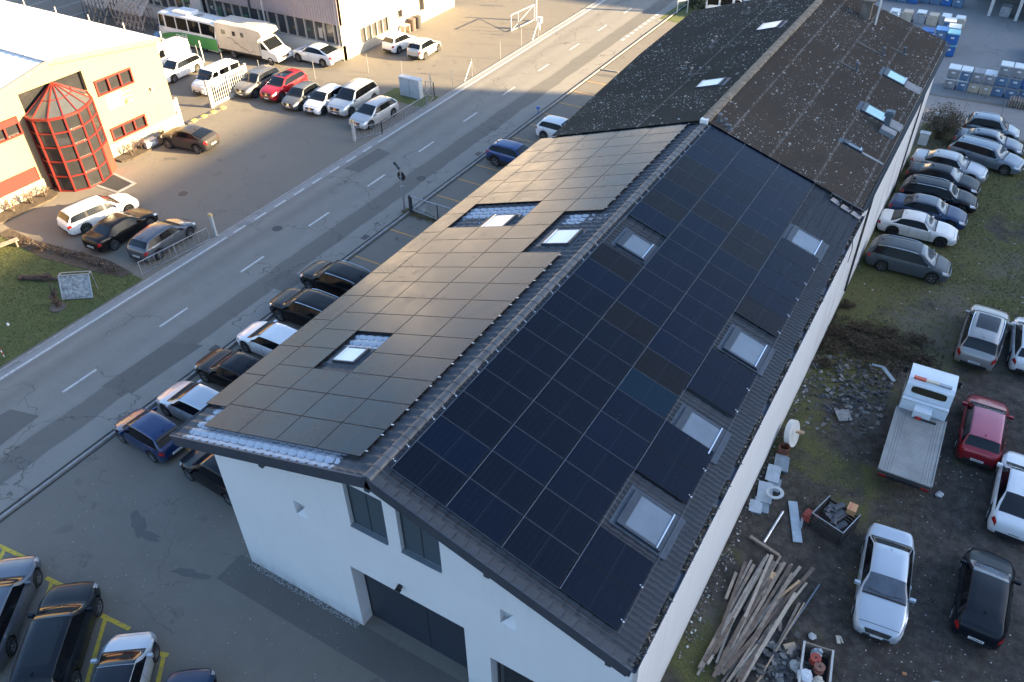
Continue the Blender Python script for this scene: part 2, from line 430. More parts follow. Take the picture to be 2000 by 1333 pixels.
def wall_y(mb, x0, x1, top, ops, y0, y1, dirn=1, bottom=0.0, mi=0):
    """wall in the xz plane at y=y0 (outer) with thickness to y1; ops = (xa,xb,za,zb)"""
    xs = sorted(set([x0, x1, 0.0] + [v for o_ in ops for v in o_[:2]])); xs = [x for x in xs if x0 <= x <= x1]
    for a, b in zip(xs[:-1], xs[1:]):
        zs = [bottom]
        for o_ in sorted(ops, key=lambda q: q[2]):
            if o_[0] <= a + 1e-6 and o_[1] >= b - 1e-6: zs += [o_[2], o_[3]]
        zs.append(None)
        for i in range(0, len(zs), 2):
            za, zb = zs[i], zs[i + 1]
            ta, tb = (top(a), top(b)) if zb is None else (zb, zb)
            for yy_ in (y0, y1):
                mb.quad((a, yy_, za), (b, yy_, za), (b, yy_, tb), (a, yy_, ta), mi)
    for (a, b, c, d) in ops:
        mb.quad((a, y0, c), (a, y1, c), (a, y1, d), (a, y0, d), mi); mb.quad((b, y0, c), (b, y0, d), (b, y1, d), (b, y1, c), mi)
        if c > .01: mb.quad((a, y0, c), (b, y0, c), (b, y1, c), (a, y1, c), mi)
        mb.quad((a, y0, d), (a, y1, d), (b, y1, d), (b, y0, d), mi)

bld = empty("commercial_building", (0, 0, 0))
tag(bld, "white rendered gabled building with dark tiled roof, garage door and rooflights", "building")
ops = [(-4.5, -4.0, 5.03, 5.72), (-2.03, -.56, 6.02, 8.06), (-.08, 1.40, 6.02, 8.06), (3.37, 3.91, 4.96, 5.69), (-2.5, 2.02, 0, 3.58), (2.94, 5.4, 0, 2.68)]
mb = MB(); wall_y(mb, -8.0, 7.5, lambda x: 10.10 - abs(x) * TA, ops, .5, 1.31)
mb.build("front_wall", RENDW, bld)
mb = MB()
mb.box((-7.85, 12.65, 3.78), (.3, 23.3, 7.5)); mb.build("left_wall", RENDW, bld)
mb = MB(); mb.box((7.35, 12.65, 3.88), (.3, 23.3, 7.7)); mb.build("right_wall", RENDWS, bld)
# niches: splayed blind openings
for (a, b, c, d) in (ops[0], ops[3]):
    mb = MB(); xm, zm = a + (b - a) * .62, c + (d - c) * .5
    mb.quad((a - .02, .75, c - .02), (b + .02, .75, c - .02), (b + .02, .75, d + .02), (a - .02, .75, d + .02))
    mb.add([(a, .52, c), (b, .52, c), (xm, .745, zm)], [(0, 1, 2)]); mb.add([(b, .52, c), (b, .52, d), (xm, .745, zm)], [(0, 1, 2)])
    mb.build("wall_niche", RENDW, bld)
# blinds windows
def slats(name, c):
    m, t, b = new_mat(name); z = sep(t, objc(t))[2]
    s_ = math_(t, 'FRACT', math_(t, 'MULTIPLY', z, 12.0))
    L(t, mix(t, ramp(t, s_, [(.1, 0), (.3, 1)]), tuple(x * .5 for x in c), c), b.inputs["Base Color"]); b.inputs["Roughness"].default_value = .45
    bump(t, b, s_, .6, .02); return m
BLIND = slats("blind_slats", (.07, .10, .12))
for (a, b, c, d) in (ops[1], ops[2]):
    mb = MB(); mb.box(((a + b) / 2, .66, (c + d) / 2), (b - a - .03, .04, d - c - .03)); wn = mb.build("window", BLIND, bld)
    mb = MB(); mb.box(((a + b) / 2, .634, (c + d) / 2), (.03, .01, d - c - .04)); mb.box((a + .06, .632, (c + d) / 2), (.04, .012, d - c - .04)); mb.box((b - .06, .632, (c + d) / 2), (.04, .012, d - c - .04)); mb.build("guide_rail", DSTEEL, wn)
    mb = MB(); mb.box(((a + b) / 2, .53, c + .015), (b - a - .02, .16, .03)); mb.build("sill", M("sill_metal", (.3, .34, .38), .4, .5), wn)
mb = MB(); mb.box((-.24, 1.04, 1.78), (4.50, .06, 3.54)); gd = mb.build("garage_door", ANTH2, bld)
mb = MB(); mb.box((.12, 1.005, 1.78), (.02, .01, 3.5)); mb.box((-2.46, 1.0, 1.78), (.05, .02, 3.5)); mb.build("door_seam", BLACKP, gd)
mb = MB(); mb.box((4.17, .9, 1.32), (2.46, .05, 2.66)); dd = mb.build("door", M("door_dark_glass", (.02, .025, .03), .12, 0, coat=.5), bld)
mb = MB(); mb.box((3.0, .87, 1.33), (.06, .06, 2.66)); mb.box((4.17, .87, 2.62), (2.4, .06, .08)); mb.box((4.17, .87, 1.33), (.05, .06, 2.6)); mb.build("door_frame", DSTEEL, dd)
mb = MB(); mb.box((-.35, .43, 4.07), (.14, .13, .12)); mb.box((-.35, .35, 4.02), (.2, .1, .05)); mb.build("wall_lamp", BLACKP, bld)
mb = MB()
rnd = random.Random(3)
for i in range(900):
    x = rnd.uniform(-7.95, -2.6) if i < 620 else rnd.uniform(2.1, 7.6); y = rnd.uniform(.28, .49)
    s_ = rnd.uniform(.015, .035); mb.box((x, y, .01 + s_ / 2), (s_, s_ * 1.2, s_), rz=rnd.random() * 3)
o = mb.build("gravel_strip", M("pale_gravel", (.33, .33, .32), .9, var=.4, sc_=9)); tag(o, kind="stuff")

# tiled roof slopes: real relief (roll profile across, course steps down the slope)
def tile_mat(name, c, frost=False):
    m, t, b = new_mat(name); p = pos(t)
    n1 = noise(t, p, 1.2, 5, .65); n2 = noise(t, p, 9, 4, .7)
    cc = mix(t, n1, tuple(x * .7 for x in c), tuple(x * 1.3 for x in c))
    cc = mix(t, ramp(t, n2, [(.55, 0), (.8, .5)]), cc, (.12, .12, .115))
    if frost:
        at = N(t, "Attribute"); at.attribute_name = "frost"
        f = ramp(t, math_(t, 'ADD', at.outputs["Fac"], math_(t, 'MULTIPLY', math_(t, 'SUBTRACT', n2, .5), .85)), [(.42, 0), (.55, 1)])
        cc = mix(t, f, cc, (.40, .445, .50))
    L(t, cc, b.inputs["Base Color"]); b.inputs["Roughness"].default_value = .5; b.inputs["Specular IOR Level"].default_value = .4
    return m
TILE = tile_mat("dark_roof_tile", (.055, .058, .064)); TILEF = tile_mat("dark_roof_tile_frosted", (.055, .058, .064), True)
def frost_at(d, y):
    f = 0.0
    if y < 1.25: f = min(1, (1.4 - y) * 2) * (1 if 1.7 < d < 7.9 else max(0, 1 - 1.6 * max(1.7 - d, d - 7.9)))
    if y < 2.2 and d > 7.3: f = max(f, .9 if d < 8.3 else .3)
    if 5.05 < y < 5.85 and 4.3 < d < 6.1: f = 1
    if 15.1 < y < 16.1 and 4.3 < d < 7.8: f = 1
    if 14.2 < y < 15.0 and 1.3 < d < 2.25: f = 1
    if 14.3 < y < 15.0 and .3 < d < 1.3: f = .47
    if 14.0 < y < 15.2 and 6.1 < d < 7.8: f = max(f, .42)
    return f
def tile_slope(s, dmax, y0, y1, name, m, frost=False, per=.19, crs=.37, parent=None):
    ny = int((y1 - y0) / (per / 6)); Y = [y0 + (y1 - y0) * i / ny for i in range(ny + 1)]
    D = []
    k = 0
    while k * crs < dmax:
        D += [(k * crs, .0, .15), (k * crs + crs * .2, .012, .85), (k * crs + crs * .85, .042 if s < 0 else .036, 1), (min(dmax, (k + 1) * crs - .004), .050 if s < 0 else .042, .45)]; k += 1  # last value thins frost at course steps: painted shade under each step
    P = []; fr = []
    for (d, h, step_shade) in D:
        for y in Y:
            ph = (y / per) % 1.0
            prof = .027 * (math.cos(2 * math.pi * ph)) + .006 * math.cos(4 * math.pi * ph)
            P.append(on(s, d, y, h + prof - .02)); fr.append(frost_at(d, y) * step_shade * (.45 if math.cos(2 * math.pi * ph) < -.8 else 1) if frost else 0)  # frost also cut in the roll grooves to paint their dark lines
    n_ = len(Y)
    F = [(i * n_ + j, i * n_ + j + 1, (i + 1) * n_ + j + 1, (i + 1) * n_ + j) if s < 0 else (i * n_ + j, (i + 1) * n_ + j, (i + 1) * n_ + j + 1, i * n_ + j + 1) for i in range(len(D) - 1) for j in range(n_ - 1)]
    mb = MB(); mb.v = [tuple(p) for p in P]; mb.f = F; mb.m = [0] * len(F)
    o = mb.build(name, m, parent)
    if frost:
        a = o.data.attributes.new("frost", 'FLOAT', 'POINT'); a.data.foreach_set("value", fr)
    return o
tile_slope(1, 8.02, -.40, 24.35, "roof_slope", TILE, parent=bld)
tile_slope(-1, 8.80, -.40, 24.35, "roof_slope", TILEF, True, per=.34, crs=.385, parent=bld)
# verge tiles along the right rake and ridge caps
mb = MB()
for k in range(21):
    a = on(1, .15 + k * .37, -.30, .012 + .0); b = on(1, .15 + (k + 1) * .37 - .01, -.30, .045)
    mb.bar(a, b, .26, .035)
mb.build("verge_tiles", TILE, bld); mb = MB()
for k in range(22):
    a = on(-1, .15 + k * .385, -.38, .0); b = on(-1, .15 + (k + 1) * .385 - .01, -.38, .02)
    mb.bar(a, b, .08, .03)
mb.build("verge_tiles", TILE, bld)
mb = MB(); y = -.44; k = 0
while y < 24.3:
    L0 = .42; n = 9; P = []
    for yy_, rr in ((y, .145), (y + L0 + .03, .125)):
        for i in range(n):
            t_ = math.pi * i / (n - 1); P.append((rr * 1.15 * math.cos(t_), yy_, 10.24 + rr * .72 * math.sin(t_)))
    mb.add(P, [(i, i + 1, n + i + 1, n + i) for i in range(n - 1)] + [tuple(range(n))]); y += L0; k += 1
mb.build("ridge_caps", M("ridge_tile", (.085, .088, .092), .45, var=.3, sc_=2), bld, smooth=True, ang=50)
# roof deck under the tiles, bargeboards, fascia, gutters, purlin ends
mb = MB()
for s, dm in ((1, 7.98), (-1, 8.75)):
    P = [on(s, 0, -.40, -.06), on(s, dm, -.40, -.06), on(s, dm, 24.4, -.06), on(s, 0, 24.4, -.06), on(s, 0, -.40, -.22), on(s, dm, -.40, -.22), on(s, dm, 24.4, -.22), on(s, 0, 24.4, -.22)]
    mb.add(P, [(0, 1, 2, 3), (4, 7, 6, 5), (0, 4, 5, 1), (2, 6, 7, 3), (1, 5, 6, 2)])
mb.build("roof_deck", DSTEEL, bld)
for s, dm in ((1, 8.12), (-1, 8.92)):
    mb = MB(); P = []
    for yy_ in (-.47, -.41):
        P += [on(s, 0, yy_, .05), on(s, dm, yy_, .05), on(s, dm, yy_, -.36), on(s, 0, yy_, -.36)]
    mb.add(P, [(0, 1, 2, 3), (7, 6, 5, 4), (0, 4, 5, 1), (1, 5, 6, 2), (2, 6, 7, 3)]); mb.build("bargeboard", ANTH, bld)
mb = MB(); mb.box((on(1, 8.05, 0).x, 11.96, on(1, 8.05, 0, -.16).z), (.05, 24.6, .24)); mb.build("eaves_fascia", ANTH, bld)
mb = MB(); mb.box((on(-1, 8.83, 0).x, 11.96, on(-1, 8.83, 0, -.16).z), (.05, 24.6, .24)); mb.build("eaves_fascia", ANTH, bld)
def gutter(mb, x, z, y0, y1, r=.085):
    n = 8; P = []
    for yy_ in (y0, y1):
        for i in range(n + 1):
            t_ = math.pi + math.pi * i / n; P.append((x + r * math.cos(t_), yy_, z + r * math.sin(t_)))
    mb.add(P, [(i, i + 1, n + 2 + i, n + 1 + i) for i in range(n)])
    mb.box((x + r + .006, (y0 + y1) / 2, z + .006), (.022, y1 - y0, .022)); mb.box((x - r - .006, (y0 + y1) / 2, z + .006), (.016, y1 - y0, .016))
zg = on(1, 8.02, 0, -.05).z
mb = MB(); gutter(mb, 7.74, zg, -.42, 24.3); gut = mb.build("gutter", M("gutter_zinc", (.10, .115, .14), .45, .4), bld, smooth=True)
mb = MB(); gutter(mb, -8.47, on(-1, 8.8, 0, -.06).z, -.42, 24.3); mb.build("gutter", M("gutter_zinc", (.1, .1, .1)), bld, smooth=True)
# dry leaves and dirt lying in the gutter
mb = MB(); rnd = random.Random(11)
for i in range(2600):
    y = rnd.uniform(-.4, 24.0)
    if math.sin(y * 1.7) + math.sin(y * 4.1 + 1) < -.7: continue
    s_ = rnd.uniform(.03, .085); c = Vector((7.74 + rnd.gauss(0, .035), y, zg - .03 + rnd.uniform(0, .06)))
    q = Matrix.Rotation(rnd.random() * 6, 3, Vector((rnd.gauss(0, 1), rnd.gauss(0, 1), rnd.gauss(0, 1))).normalized())
    mb.add([c + q @ Vector(v) for v in ((-s_, 0, 0), (0, -s_ * .5, 0), (s_, 0, 0), (0, s_ * .5, .01))], [(0, 1, 2, 3)], i % 3)
o = mb.build("dead_leaves", [M("leaf_brown", (.10, .07, .045), .9, var=.4), M("leaf_pale", (.30, .27, .23), .9, var=.3), M("leaf_dark", (.03, .028, .022), .9)]); tag(o, kind="stuff")
mb = MB()
for x in (-4.3, -.1, 3.6, 7.1):
    mb.box((x, .02, 10.26 - abs(x) * TA - .45), (.16, .9, .22))
mb.box((7.62, -.3, 7.42), (.12, .25, .1))
mb.build("purlin_end", ANTH, bld)
# downpipe on the right corner
# snow guard near the old roof
mb = MB()
for k in range(3):
    a = on(1, 6.62 + k * .52, 23.93 - .08 * k, .10); b = on(1, 7.05 + k * .52, 23.86 - .08 * k, .10)
    mb.bar(a, b, .30, .03)
mb.build("flashing_strip", M("copper_pale", (.34, .29, .27), .6, .2), bld)
mb = MB()
for k in range(4):
    a = on(1, 6.55 + k * .5, 24.15, .1); mb.bar(a, a + Vector((0, -.35, .12)), .06, .12)
mb.bar(on(1, 6.5, 24.2, .16), on(1, 8.1, 24.2, .16), .12, .1)
mb.build("snow_guard", BLACKP, bld)

# roof windows (rooflights) of the new roof
GL_R = M("rooflight_glass_blue", (.165, .20, .23), .14, .12, var=.14, sc_=.8, coat=.3)
GL_L = M("rooflight_glass_white", (.86, .88, .88), .25, 0, var=.04, sc_=1.2, coat=.4)  # near-white base colour for the left-slope panes
FRM = M("rooflight_frame", (.050, .062, .078), .45, .3)
FLASH = M("lead_flashing", (.060, .078, .10), .5, .4)
def slope_box(mb, s, d0, d1, y0, y1, h0, h1, H=10.26, mi=0):
    P = [on(s, d, y, h, H) for h in (h0, h1) for (d, y) in ((d0, y0), (d1, y0), (d1, y1), (d0, y1))]
    mb.add(P, [(0, 1, 2, 3), (4, 7, 6, 5), (0, 4, 5, 1), (1, 5, 6, 2), (2, 6, 7, 3), (3, 7, 4, 0)], mi)
def roof_window(s, d0, d1, y0, y1, gm, parent, label=None, H=10.26, top=.24, apron=True):
    e = empty("roof_window"); e.parent = parent
    if label: e["label"] = label
    fw_ = .09 if s > 0 else .055; top = top if s > 0 else .08; mb = MB()
    slope_box(mb, s, d0, d0 + top, y0, y1, .02, .13, H)
    slope_box(mb, s, d1 - fw_, d1, y0, y1, .02, .12, H)
    slope_box(mb, s, d0 + top + .003, d1 - fw_ - .003, y0, y0 + fw_, .02, .115, H); slope_box(mb, s, d0 + top + .003, d1 - fw_ - .003, y1 - fw_, y1, .02, .115, H)
    mb.build("frame", FRM, e)
    mb = MB(); slope_box(mb, s, d0 + top + .003, d1 - fw_ - .003, y0 + fw_ + .003, y1 - fw_ - .003, .03, .105, H); mb.build("pane", gm, e)
    mb = MB(); slope_box(mb, s, d1 - .14, d1 - .10, y0 + .02, y1 - .02, .122, .145, H); mb.build("trim", CHROME, e)
    if apron:
        mb = MB(); slope_box(mb, s, d1 + .003, d1 + .24, y0 - .1, y1 + .1, .03, .045, H)
        slope_box(mb, s, d0 - .05, d1 + .2, y0 - .1, y0 - .003, .02, .035, H); slope_box(mb, s, d0 - .05, d1 + .2, y1 + .003, y1 + .1, .02, .035, H)
        slope_box(mb, s, d0 - .16, d0 - .003, y0 - .1, y1 + .1, .02, .04, H)
        mb.build("flashing", FLASH, e)
    return e
for (d0, d1, y0, y1) in ((5.97, 7.36, 2.88, 4.22), (5.97, 7.36, 6.84, 8.12), (5.97, 7.33, 11.42, 12.78), (5.85, 7.25, 19.22, 20.5), (.74, 1.96, 13.25, 14.36)):
    roof_window(1, d0, d1, y0, y1, GL_R, bld)
for (d0, d1, y0, y1) in ((4.60, 5.68, 4.16, 5.0), (4.80, 6.03, 13.92, 15.14), (.80, 2.03, 12.4, 13.58)):
    roof_window(-1, d0, d1, y0, y1, GL_L, bld)

# ------------------------------------------------------------------ solar panels
def panel_mat(name, c, rough, spec=.17):
    m, t, b = new_mat(name); o_ = objc(t); xyz = sep(t, o_)
    cell = math_(t, 'FRACT', math_(t, 'MULTIPLY', xyz[0], 5.3))   # thin busbar lines
    ln = ramp(t, cell, [(.0, 1), (.05, 0), (.95, 0), (1, 1)])
    mid = ramp(t, math_(t, 'ABSOLUTE', math_(t, 'SUBTRACT', xyz[0], .8775)), [(.004, 1), (.009, 0)])
    n = noise(t, pos(t), 55, 3, .7); n2 = noise(t, pos(t), .9, 4, .6)
    cc = mix(t, n, tuple(x * .3 for x in c), tuple(x * .8 for x in c))
    cc = mix(t, math_(t, 'MULTIPLY', ln, .14), cc, (.05, .07, .11)); cc = mix(t, math_(t, 'MULTIPLY', mid, .3), cc, (.07, .09, .12))
    L(t, cc, b.inputs["Base Color"])
    L(t, ramp(t, n2, [(.3, rough), (.75, rough + .1)]), b.inputs["Roughness"])
    b.inputs["Specular IOR Level"].default_value = spec
    return m
PC = [panel_mat("cells_navy", (.0048, .0118, .031), .20), panel_mat("cells_navy_deep", (.0055, .0105, .025), .20), panel_mat("cells_brown", (.0125, .0122, .0150), .22), panel_mat("cells_teal", (.006, .030, .058), .2), panel_mat("cells_blue", (.0052, .0132, .036), .19)]
PFR = M("panel_frame_black", (.02, .022, .027), .35, .5)
def panel_meshes(lx, ly, nm):
    f = MB(); w_ = .012; h = .035
    f.box((lx / 2, w_ / 2, h / 2), (lx, w_, h)); f.box((lx / 2, ly - w_ / 2, h / 2), (lx, w_, h))
    f.box((w_ / 2, ly / 2, h / 2), (w_, ly - 2 * w_, h)); f.box((lx - w_ / 2, ly / 2, h / 2), (w_, ly - 2 * w_, h))
    f.quad((0, 0, .0005), (0, ly, .0005), (lx, ly, .0005), (lx, 0, .0005))
    g = MB(); g.box((lx / 2, ly / 2, .029), (lx - 2 * w_ - .002, ly - 2 * w_ - .002, .008))
    return f.mesh(nm + "_frame", PFR), g
fm, gmb = panel_meshes(1.755, 1.134, "panel")
gms = [gmb.mesh("panel_cells", m) for m in PC]
PC2 = [panel_mat(m_.name + "_west", (.010, .015, .024), .2, .44) for m_ in PC]
gms2 = [gmb.mesh("panel_cells", m) for m in PC2]
fl, glb = panel_meshes(1.134, 1.755, "panel_wide")
gls = [glb.mesh("panel_cells_wide", m) for m in PC2]
CLAMP = MB(); CLAMP.box((0, 0, 0), (.05, .035, .03)); CLAMP.cyl((-.07, .01, .01), (-.07, .01, .03), .018, n=6); clampm = CLAMP.mesh("clamp", M("clamp_alu", (.75, .76, .78), .3, .6))
ORD = "first second third fourth fifth sixth seventh eighth ninth tenth eleventh twelfth thirteenth fourteenth fifteenth sixteenth seventeenth eighteenth nineteenth twentieth twenty-first twenty-second".split()
def put_panel(s, d, y, mat_i, wide, label, group, clamps=()):
    o = bpy.data.objects.new("solar_panel", fl if wide else fm); col.objects.link(o)
    # local x down the slope, local y along the ridge, local z outward
    X = Vector((s * CA, 0, -SA)); Yv = Vector((0, 1, 0)); Z = Vector((s * SA, 0, CA))
    base = Vector((s * d * CA, y, 10.40 - d * SA)) - Z * .035
    if s < 0:  # keep right handed: flip y
        Yv = Vector((0, -1, 0)); base = base + Vector((0, 1.755 if wide else 1.134, 0))
    m4 = Matrix((X, Yv, Z)).transposed().to_4x4(); m4.translation = base; o.matrix_world = m4
    tag(o, label, "solar panel", group)
    g = bpy.data.objects.new("glass", (gls if wide else gms if s > 0 else gms2)[mat_i]); col.objects.link(g); g.parent = o
    for (cx, cy_) in clamps:
        c = bpy.data.objects.new("clamp", clampm); col.objects.link(c); c.parent = o; c.location = (cx, cy_, .02)
    return o
PP, QQ, Y0 = 1.154, 1.7775, .1683
rnd = random.Random(5)
rown = ["ridge-side", "second", "third", "eaves-side"]
brown = {(0, 4), (0, 2), (0, 0), (0, 3), (0, 5), (0, 6), (0, 7), (0, 11 - 1), (0, 8), (1, 3), (1, 4), (1, 5), (1, 6), (1, 8 - 1), (2, 0), (2, 1), (2, 7), (3, 11), (0, 14), (0, 16), (1, 15), (1, 8), (2, 14), (1, 17), (0, 15), (2, 12)}
olive = {(0, 10), (3, 11), (0, 14), (0, 16), (1, 15), (1, 8), (2, 7), (2, 14), (2, 15), (0, 17)}
for j in range(4):
    if j == 0: ks = [k for k in range(21) if k not in (11, 12)]
    elif j < 3: ks = list(range(21))
    else: ks = [0, 1, 4, 5, 7.5, 8.5, 11.5, 12.5, 13.5, 14.5, 15.5]
    for i, k in enumerate(ks):
        kk = (j, int(k)); mi = 3 if kk == (2, 6) else 2 if kk in olive else 1 if (kk in brown or rnd.random() < .12) else rnd.choice([0, 0, 4])
        cl = []
        if j == 0: cl = [(-.02, .25), (-.02, .85)] if k % 2 == 0 else [(-.02, .9)]
        if j == 3: cl = [(1.775, .3)]
        put_panel(1, .3348 + j * QQ, Y0 + k * PP, mi, False, "dark solar panel, %s from the gable in the %s row on the right slope" % (ORD[i], rown[j]), "solar panels on the right roof slope", cl)
rown = ["ridge-side", "second", "third", "fourth"]
for j in range(4):        # j=0 next to the ridge
    if j == 0: ks = [k for k in range(21) if k not in (10, 11, 12)]
    elif j == 2: ks = [k for k in range(21) if k not in (3, 4, 12, 13)]
    elif j == 3: ks = [k for k in range(21) if k not in (12, 13)]
    else: ks = list(range(21))
    for i, k in enumerate(ks):
        mi = 4 if (j, k) == (0, 13) or (j, k) == (1, 8) else rnd.choice([0, 1, 1, 4])
        put_panel(-1, .7536 + j * QQ, Y0 + k * PP, mi, False, "shiny solar panel, %s from the gable in the %s row on the left slope" % (ORD[i], rown[j]), "solar panels on the left roof slope", [(-.02, .2), (-.02, .9)] if j == 0 else [])
for i in range(13):
    put_panel(-1, .7536 + 4 * QQ + .003, 1.17 + i * 1.777, rnd.choice([0, 1, 4]), True, "wide solar panel, %s from the gable in the outermost row above the left eaves" % ORD[i], "wide solar panels on the left roof edge")
# mounting rails under the seams
mb = MB()
for j in range(5):
    d = .3348 + j * QQ - .011
    if j < 4:
        slope_box(mb, 1, d - .0095, d + .0095, Y0, Y0 + 21 * PP - .02, .10, .139)
slope_box(mb, 1, .3348 + 4 * QQ - .02, .3348 + 4 * QQ - .004, Y0, Y0 + 16.5 * PP, .085, .10)
mb.build("panel_rail", M("rail_alu", (.105, .125, .155), .5, .3), bld)
mb = MB()
for k in range(22):
    slope_box(mb, 1, .34 + (QQ if k == 12 else 0), .3348 + 3 * QQ - .03, Y0 + k * PP - .018, Y0 + k * PP - .002, .10, .136)
mb.build("cross_rail", M("rail_dark", (.045, .056, .072), .5, .3), bld)

# ------------------------------------------------------------------ old warehouse behind
old = empty("warehouse", (0, 24.4, 0))
tag(old, "long old warehouse with brown lichen-spotted corrugated roof behind the solar roof", "warehouse")
def ob(mb, name, m, parent=old, **k):
    o = mb.build(name, m, None, **k); o.parent = parent
    o.matrix_parent_inverse = Matrix.Translation(-Vector(parent.location)) if parent is old else o.matrix_parent_inverse
    return o
YE = 48.35; HO = 10.42
def old_mat(name, c, c2, lich):
    m, t, b = new_mat(name); p = pos(t); xyz = sep(t, p)
    n1 = noise(t, p, .35, 5, .6); n2 = noise(t, p, 7, 4, .7)
    cc = mix(t, n1, c, c2); cc = mix(t, ramp(t, n2, [(.45, 0), (.75, .6)]), cc, tuple(x * .5 for x in c))
    dd = math_(t, 'ABSOLUTE', xyz[0])
    # pale weathered sheet laps
    lap = None
    for q in ((1.2, 3.22, 5.38, 7.3) if lich < .9 else (3.3,)):
        r_ = ramp(t, math_(t, 'ABSOLUTE', math_(t, 'SUBTRACT', dd, q)), [(.03, 1), (.075, 0)]); lap = r_ if lap is None else math_(t, 'MAXIMUM', lap, r_)
    cc = mix(t, math_(t, 'MULTIPLY', lap, ramp(t, noise(t, p, 3, 4, .7), [(.40, .05), (.62, .75)])), cc, (.27, .25, .22))
    for sc_, th, a_ in ((3.0, .22, .84), (6.5, .30, lich), (13, .34, lich * .8)):
        v = N(t, "TexVoronoi"); v.inputs["Scale"].default_value = sc_; v.inputs["Randomness"].default_value = 1
        dv_ = N(t, "VectorMath"); dv_.operation = 'ADD'
        nn = N(t, "TexNoise"); nn.inputs["Scale"].default_value = 12; L(t, p, nn.inputs["Vector"])
        s1 = N(t, "VectorMath"); s1.operation = 'SCALE'; s1.inputs[3].default_value = .12; L(t, nn.outputs["Color"], s1.inputs[0])
        L(t, p, dv_.inputs[0]); L(t, s1.outputs[0], dv_.inputs[1]); L(t, dv_.outputs[0], v.inputs["Vector"])
        wn = sep(t, v.outputs["Color"])
        thr = math_(t, 'MULTIPLY', wn[0], th)
        spot = ramp(t, math_(t, 'SUBTRACT', thr, v.outputs["Distance"]), [(0, 0), (.05, 1)])
        clus = ramp(t, noise(t, p, .45, 3), [(.40, .0 if sc_ > 3 else .35), (.58, 1)])
        keep = math_(t, 'GREATER_THAN', math_(t, 'MULTIPLY', wn[1], clus), 1 - a_)
        cc = mix(t, math_(t, 'MULTIPLY', spot, keep), cc, (.47, .45, .40))
    L(t, cc, b.inputs["Base Color"]); b.inputs["Roughness"].default_value = .95; b.inputs["Specular IOR Level"].default_value = .15
    bump(t, b, n2, .3, .02)
    return m
OLDR = old_mat("old_roof_brown", (.118, .090, .068), (.074, .060, .049), .84)
OLDL = old_mat("old_roof_dark", (.080, .070, .056), (.052, .047, .041), .95)
def corr(s, dmax, m, name):
    mb = MB(); y0, y1 = 24.3, YE; per = .19; ny = int((y1 - y0) / (per / 5)); Y = [y0 + (y1 - y0) * i / ny for i in range(ny + 1)]
    def sk(d, y): return d if s > 0 else d * float(np.interp(y, [24.3, 25, 31.3, 38.4, 47.4], [8.38, 8.42, 9.06, 9.6, 9.8])) / 9.72
    D = []; cuts = [0.02, 1.26, 3.39, 5.66, 7.7, dmax] if s > 0 else [0.02, 1.3, 3.4, 5.5, 7.6, dmax]
    for a, b in zip(cuts[:-1], cuts[1:]): D += [(a, .0), (b - .005, .022)]
    P = [on(s, sk(d, y), y, h + .034 * math.cos(2 * math.pi * y / per), HO) for d, h in D for y in Y]; n_ = len(Y)
    mb.v = [tuple(p) for p in P]
    mb.f = [(i * n_ + j, i * n_ + j + 1, (i + 1) * n_ + j + 1, (i + 1) * n_ + j) if s < 0 else (i * n_ + j, (i + 1) * n_ + j, (i + 1) * n_ + j + 1, i * n_ + j + 1) for i in range(len(D) - 1) for j in range(n_ - 1)]
    mb.m = [0] * len(mb.f)
    return ob(mb, name, m)
corr(1, 8.0, OLDR, "roof_slope"); corr(-1, 9.72, OLDL, "roof_slope")
mb = MB(); n = 9; y = 24.35
while y < YE:
    P = []
    for yy_, rr in ((y, .17), (min(YE, y + .95), .15)):
        for i in range(n):
            t_ = math.pi * i / (n - 1); P.append((rr * 1.5 * math.cos(t_), yy_, HO - .03 + rr * .7 * math.sin(t_)))
    mb.add(P, [(i, i + 1, n + i + 1, n + i) for i in range(n - 1)]); y += .92
ob(mb, "ridge_caps", M("ridge_tan", (.22, .175, .125), .95, var=.45, sc_=4), smooth=True)  # warm tan caps, paler than the roof slopes
mb = MB(); mb.box((0.0, 24.3, HO - .02), (.35, .25, .2)); ob(mb, "ridge_end", WPAINT)
mb = MB()
mb.box((7.35, (24.35 + YE) / 2, 3.88), (.3, YE - 24.35, 7.6)); ob(mb, "side_wall", RENDWS)
mb = MB(); mb.box((-7.55, (24.35 + YE) / 2, 3.8), (.3, YE - 24.35, 7.1)); ob(mb, "side_wall", RENDW)
mb = MB(); wall_y(mb, -7.7, 7.5, lambda x: HO - .25 - abs(x) * TA, [], YE - .15, YE - .45); ob(mb, "end_wall", RENDW)
mb = MB()
for s, dm in ((1, 7.98), (-1, 8.3)):
    P = [on(s, 0, 24.42, -.08, HO), on(s, dm, 24.42, -.08, HO), on(s, dm, YE, -.08, HO), on(s, 0, YE, -.08, HO), on(s, 0, 24.42, -.2, HO), on(s, dm, 24.42, -.2, HO), on(s, dm, YE, -.2, HO), on(s, 0, YE, -.2, HO)]
    mb.add(P, [(0, 1, 2, 3), (4, 7, 6, 5), (0, 4, 5, 1), (2, 6, 7, 3), (1, 5, 6, 2)])
ob(mb, "roof_deck", DSTEEL)
mb = MB(); gutter(mb, 7.74, on(1, 8.0, 0, -.04, HO).z, 24.45, YE, .075); mb.box((7.60, 36.4, 7.62), (.04, 23.8, .2))
ob(mb, "gutter", M("gutter_black", (.03, .033, .036), .5, .2), smooth=True)
mb = MB(); mb.cyl((7.62, 28.0, 7.7), (7.62, 28.0, 1.2), .055, n=10); mb.box((7.56, 28.0, 7.5), (.14, .14, .14)); ob(mb, "downpipe", M("downpipe_black", (.03, .03, .032), .5), smooth=True)
mb = MB(); mb.cyl((7.60, 42.5, 7.7), (7.60, 42.5, 0), .045, n=8); ob(mb, "downpipe", M("downpipe_black", (.03, .03, .032)), smooth=True)
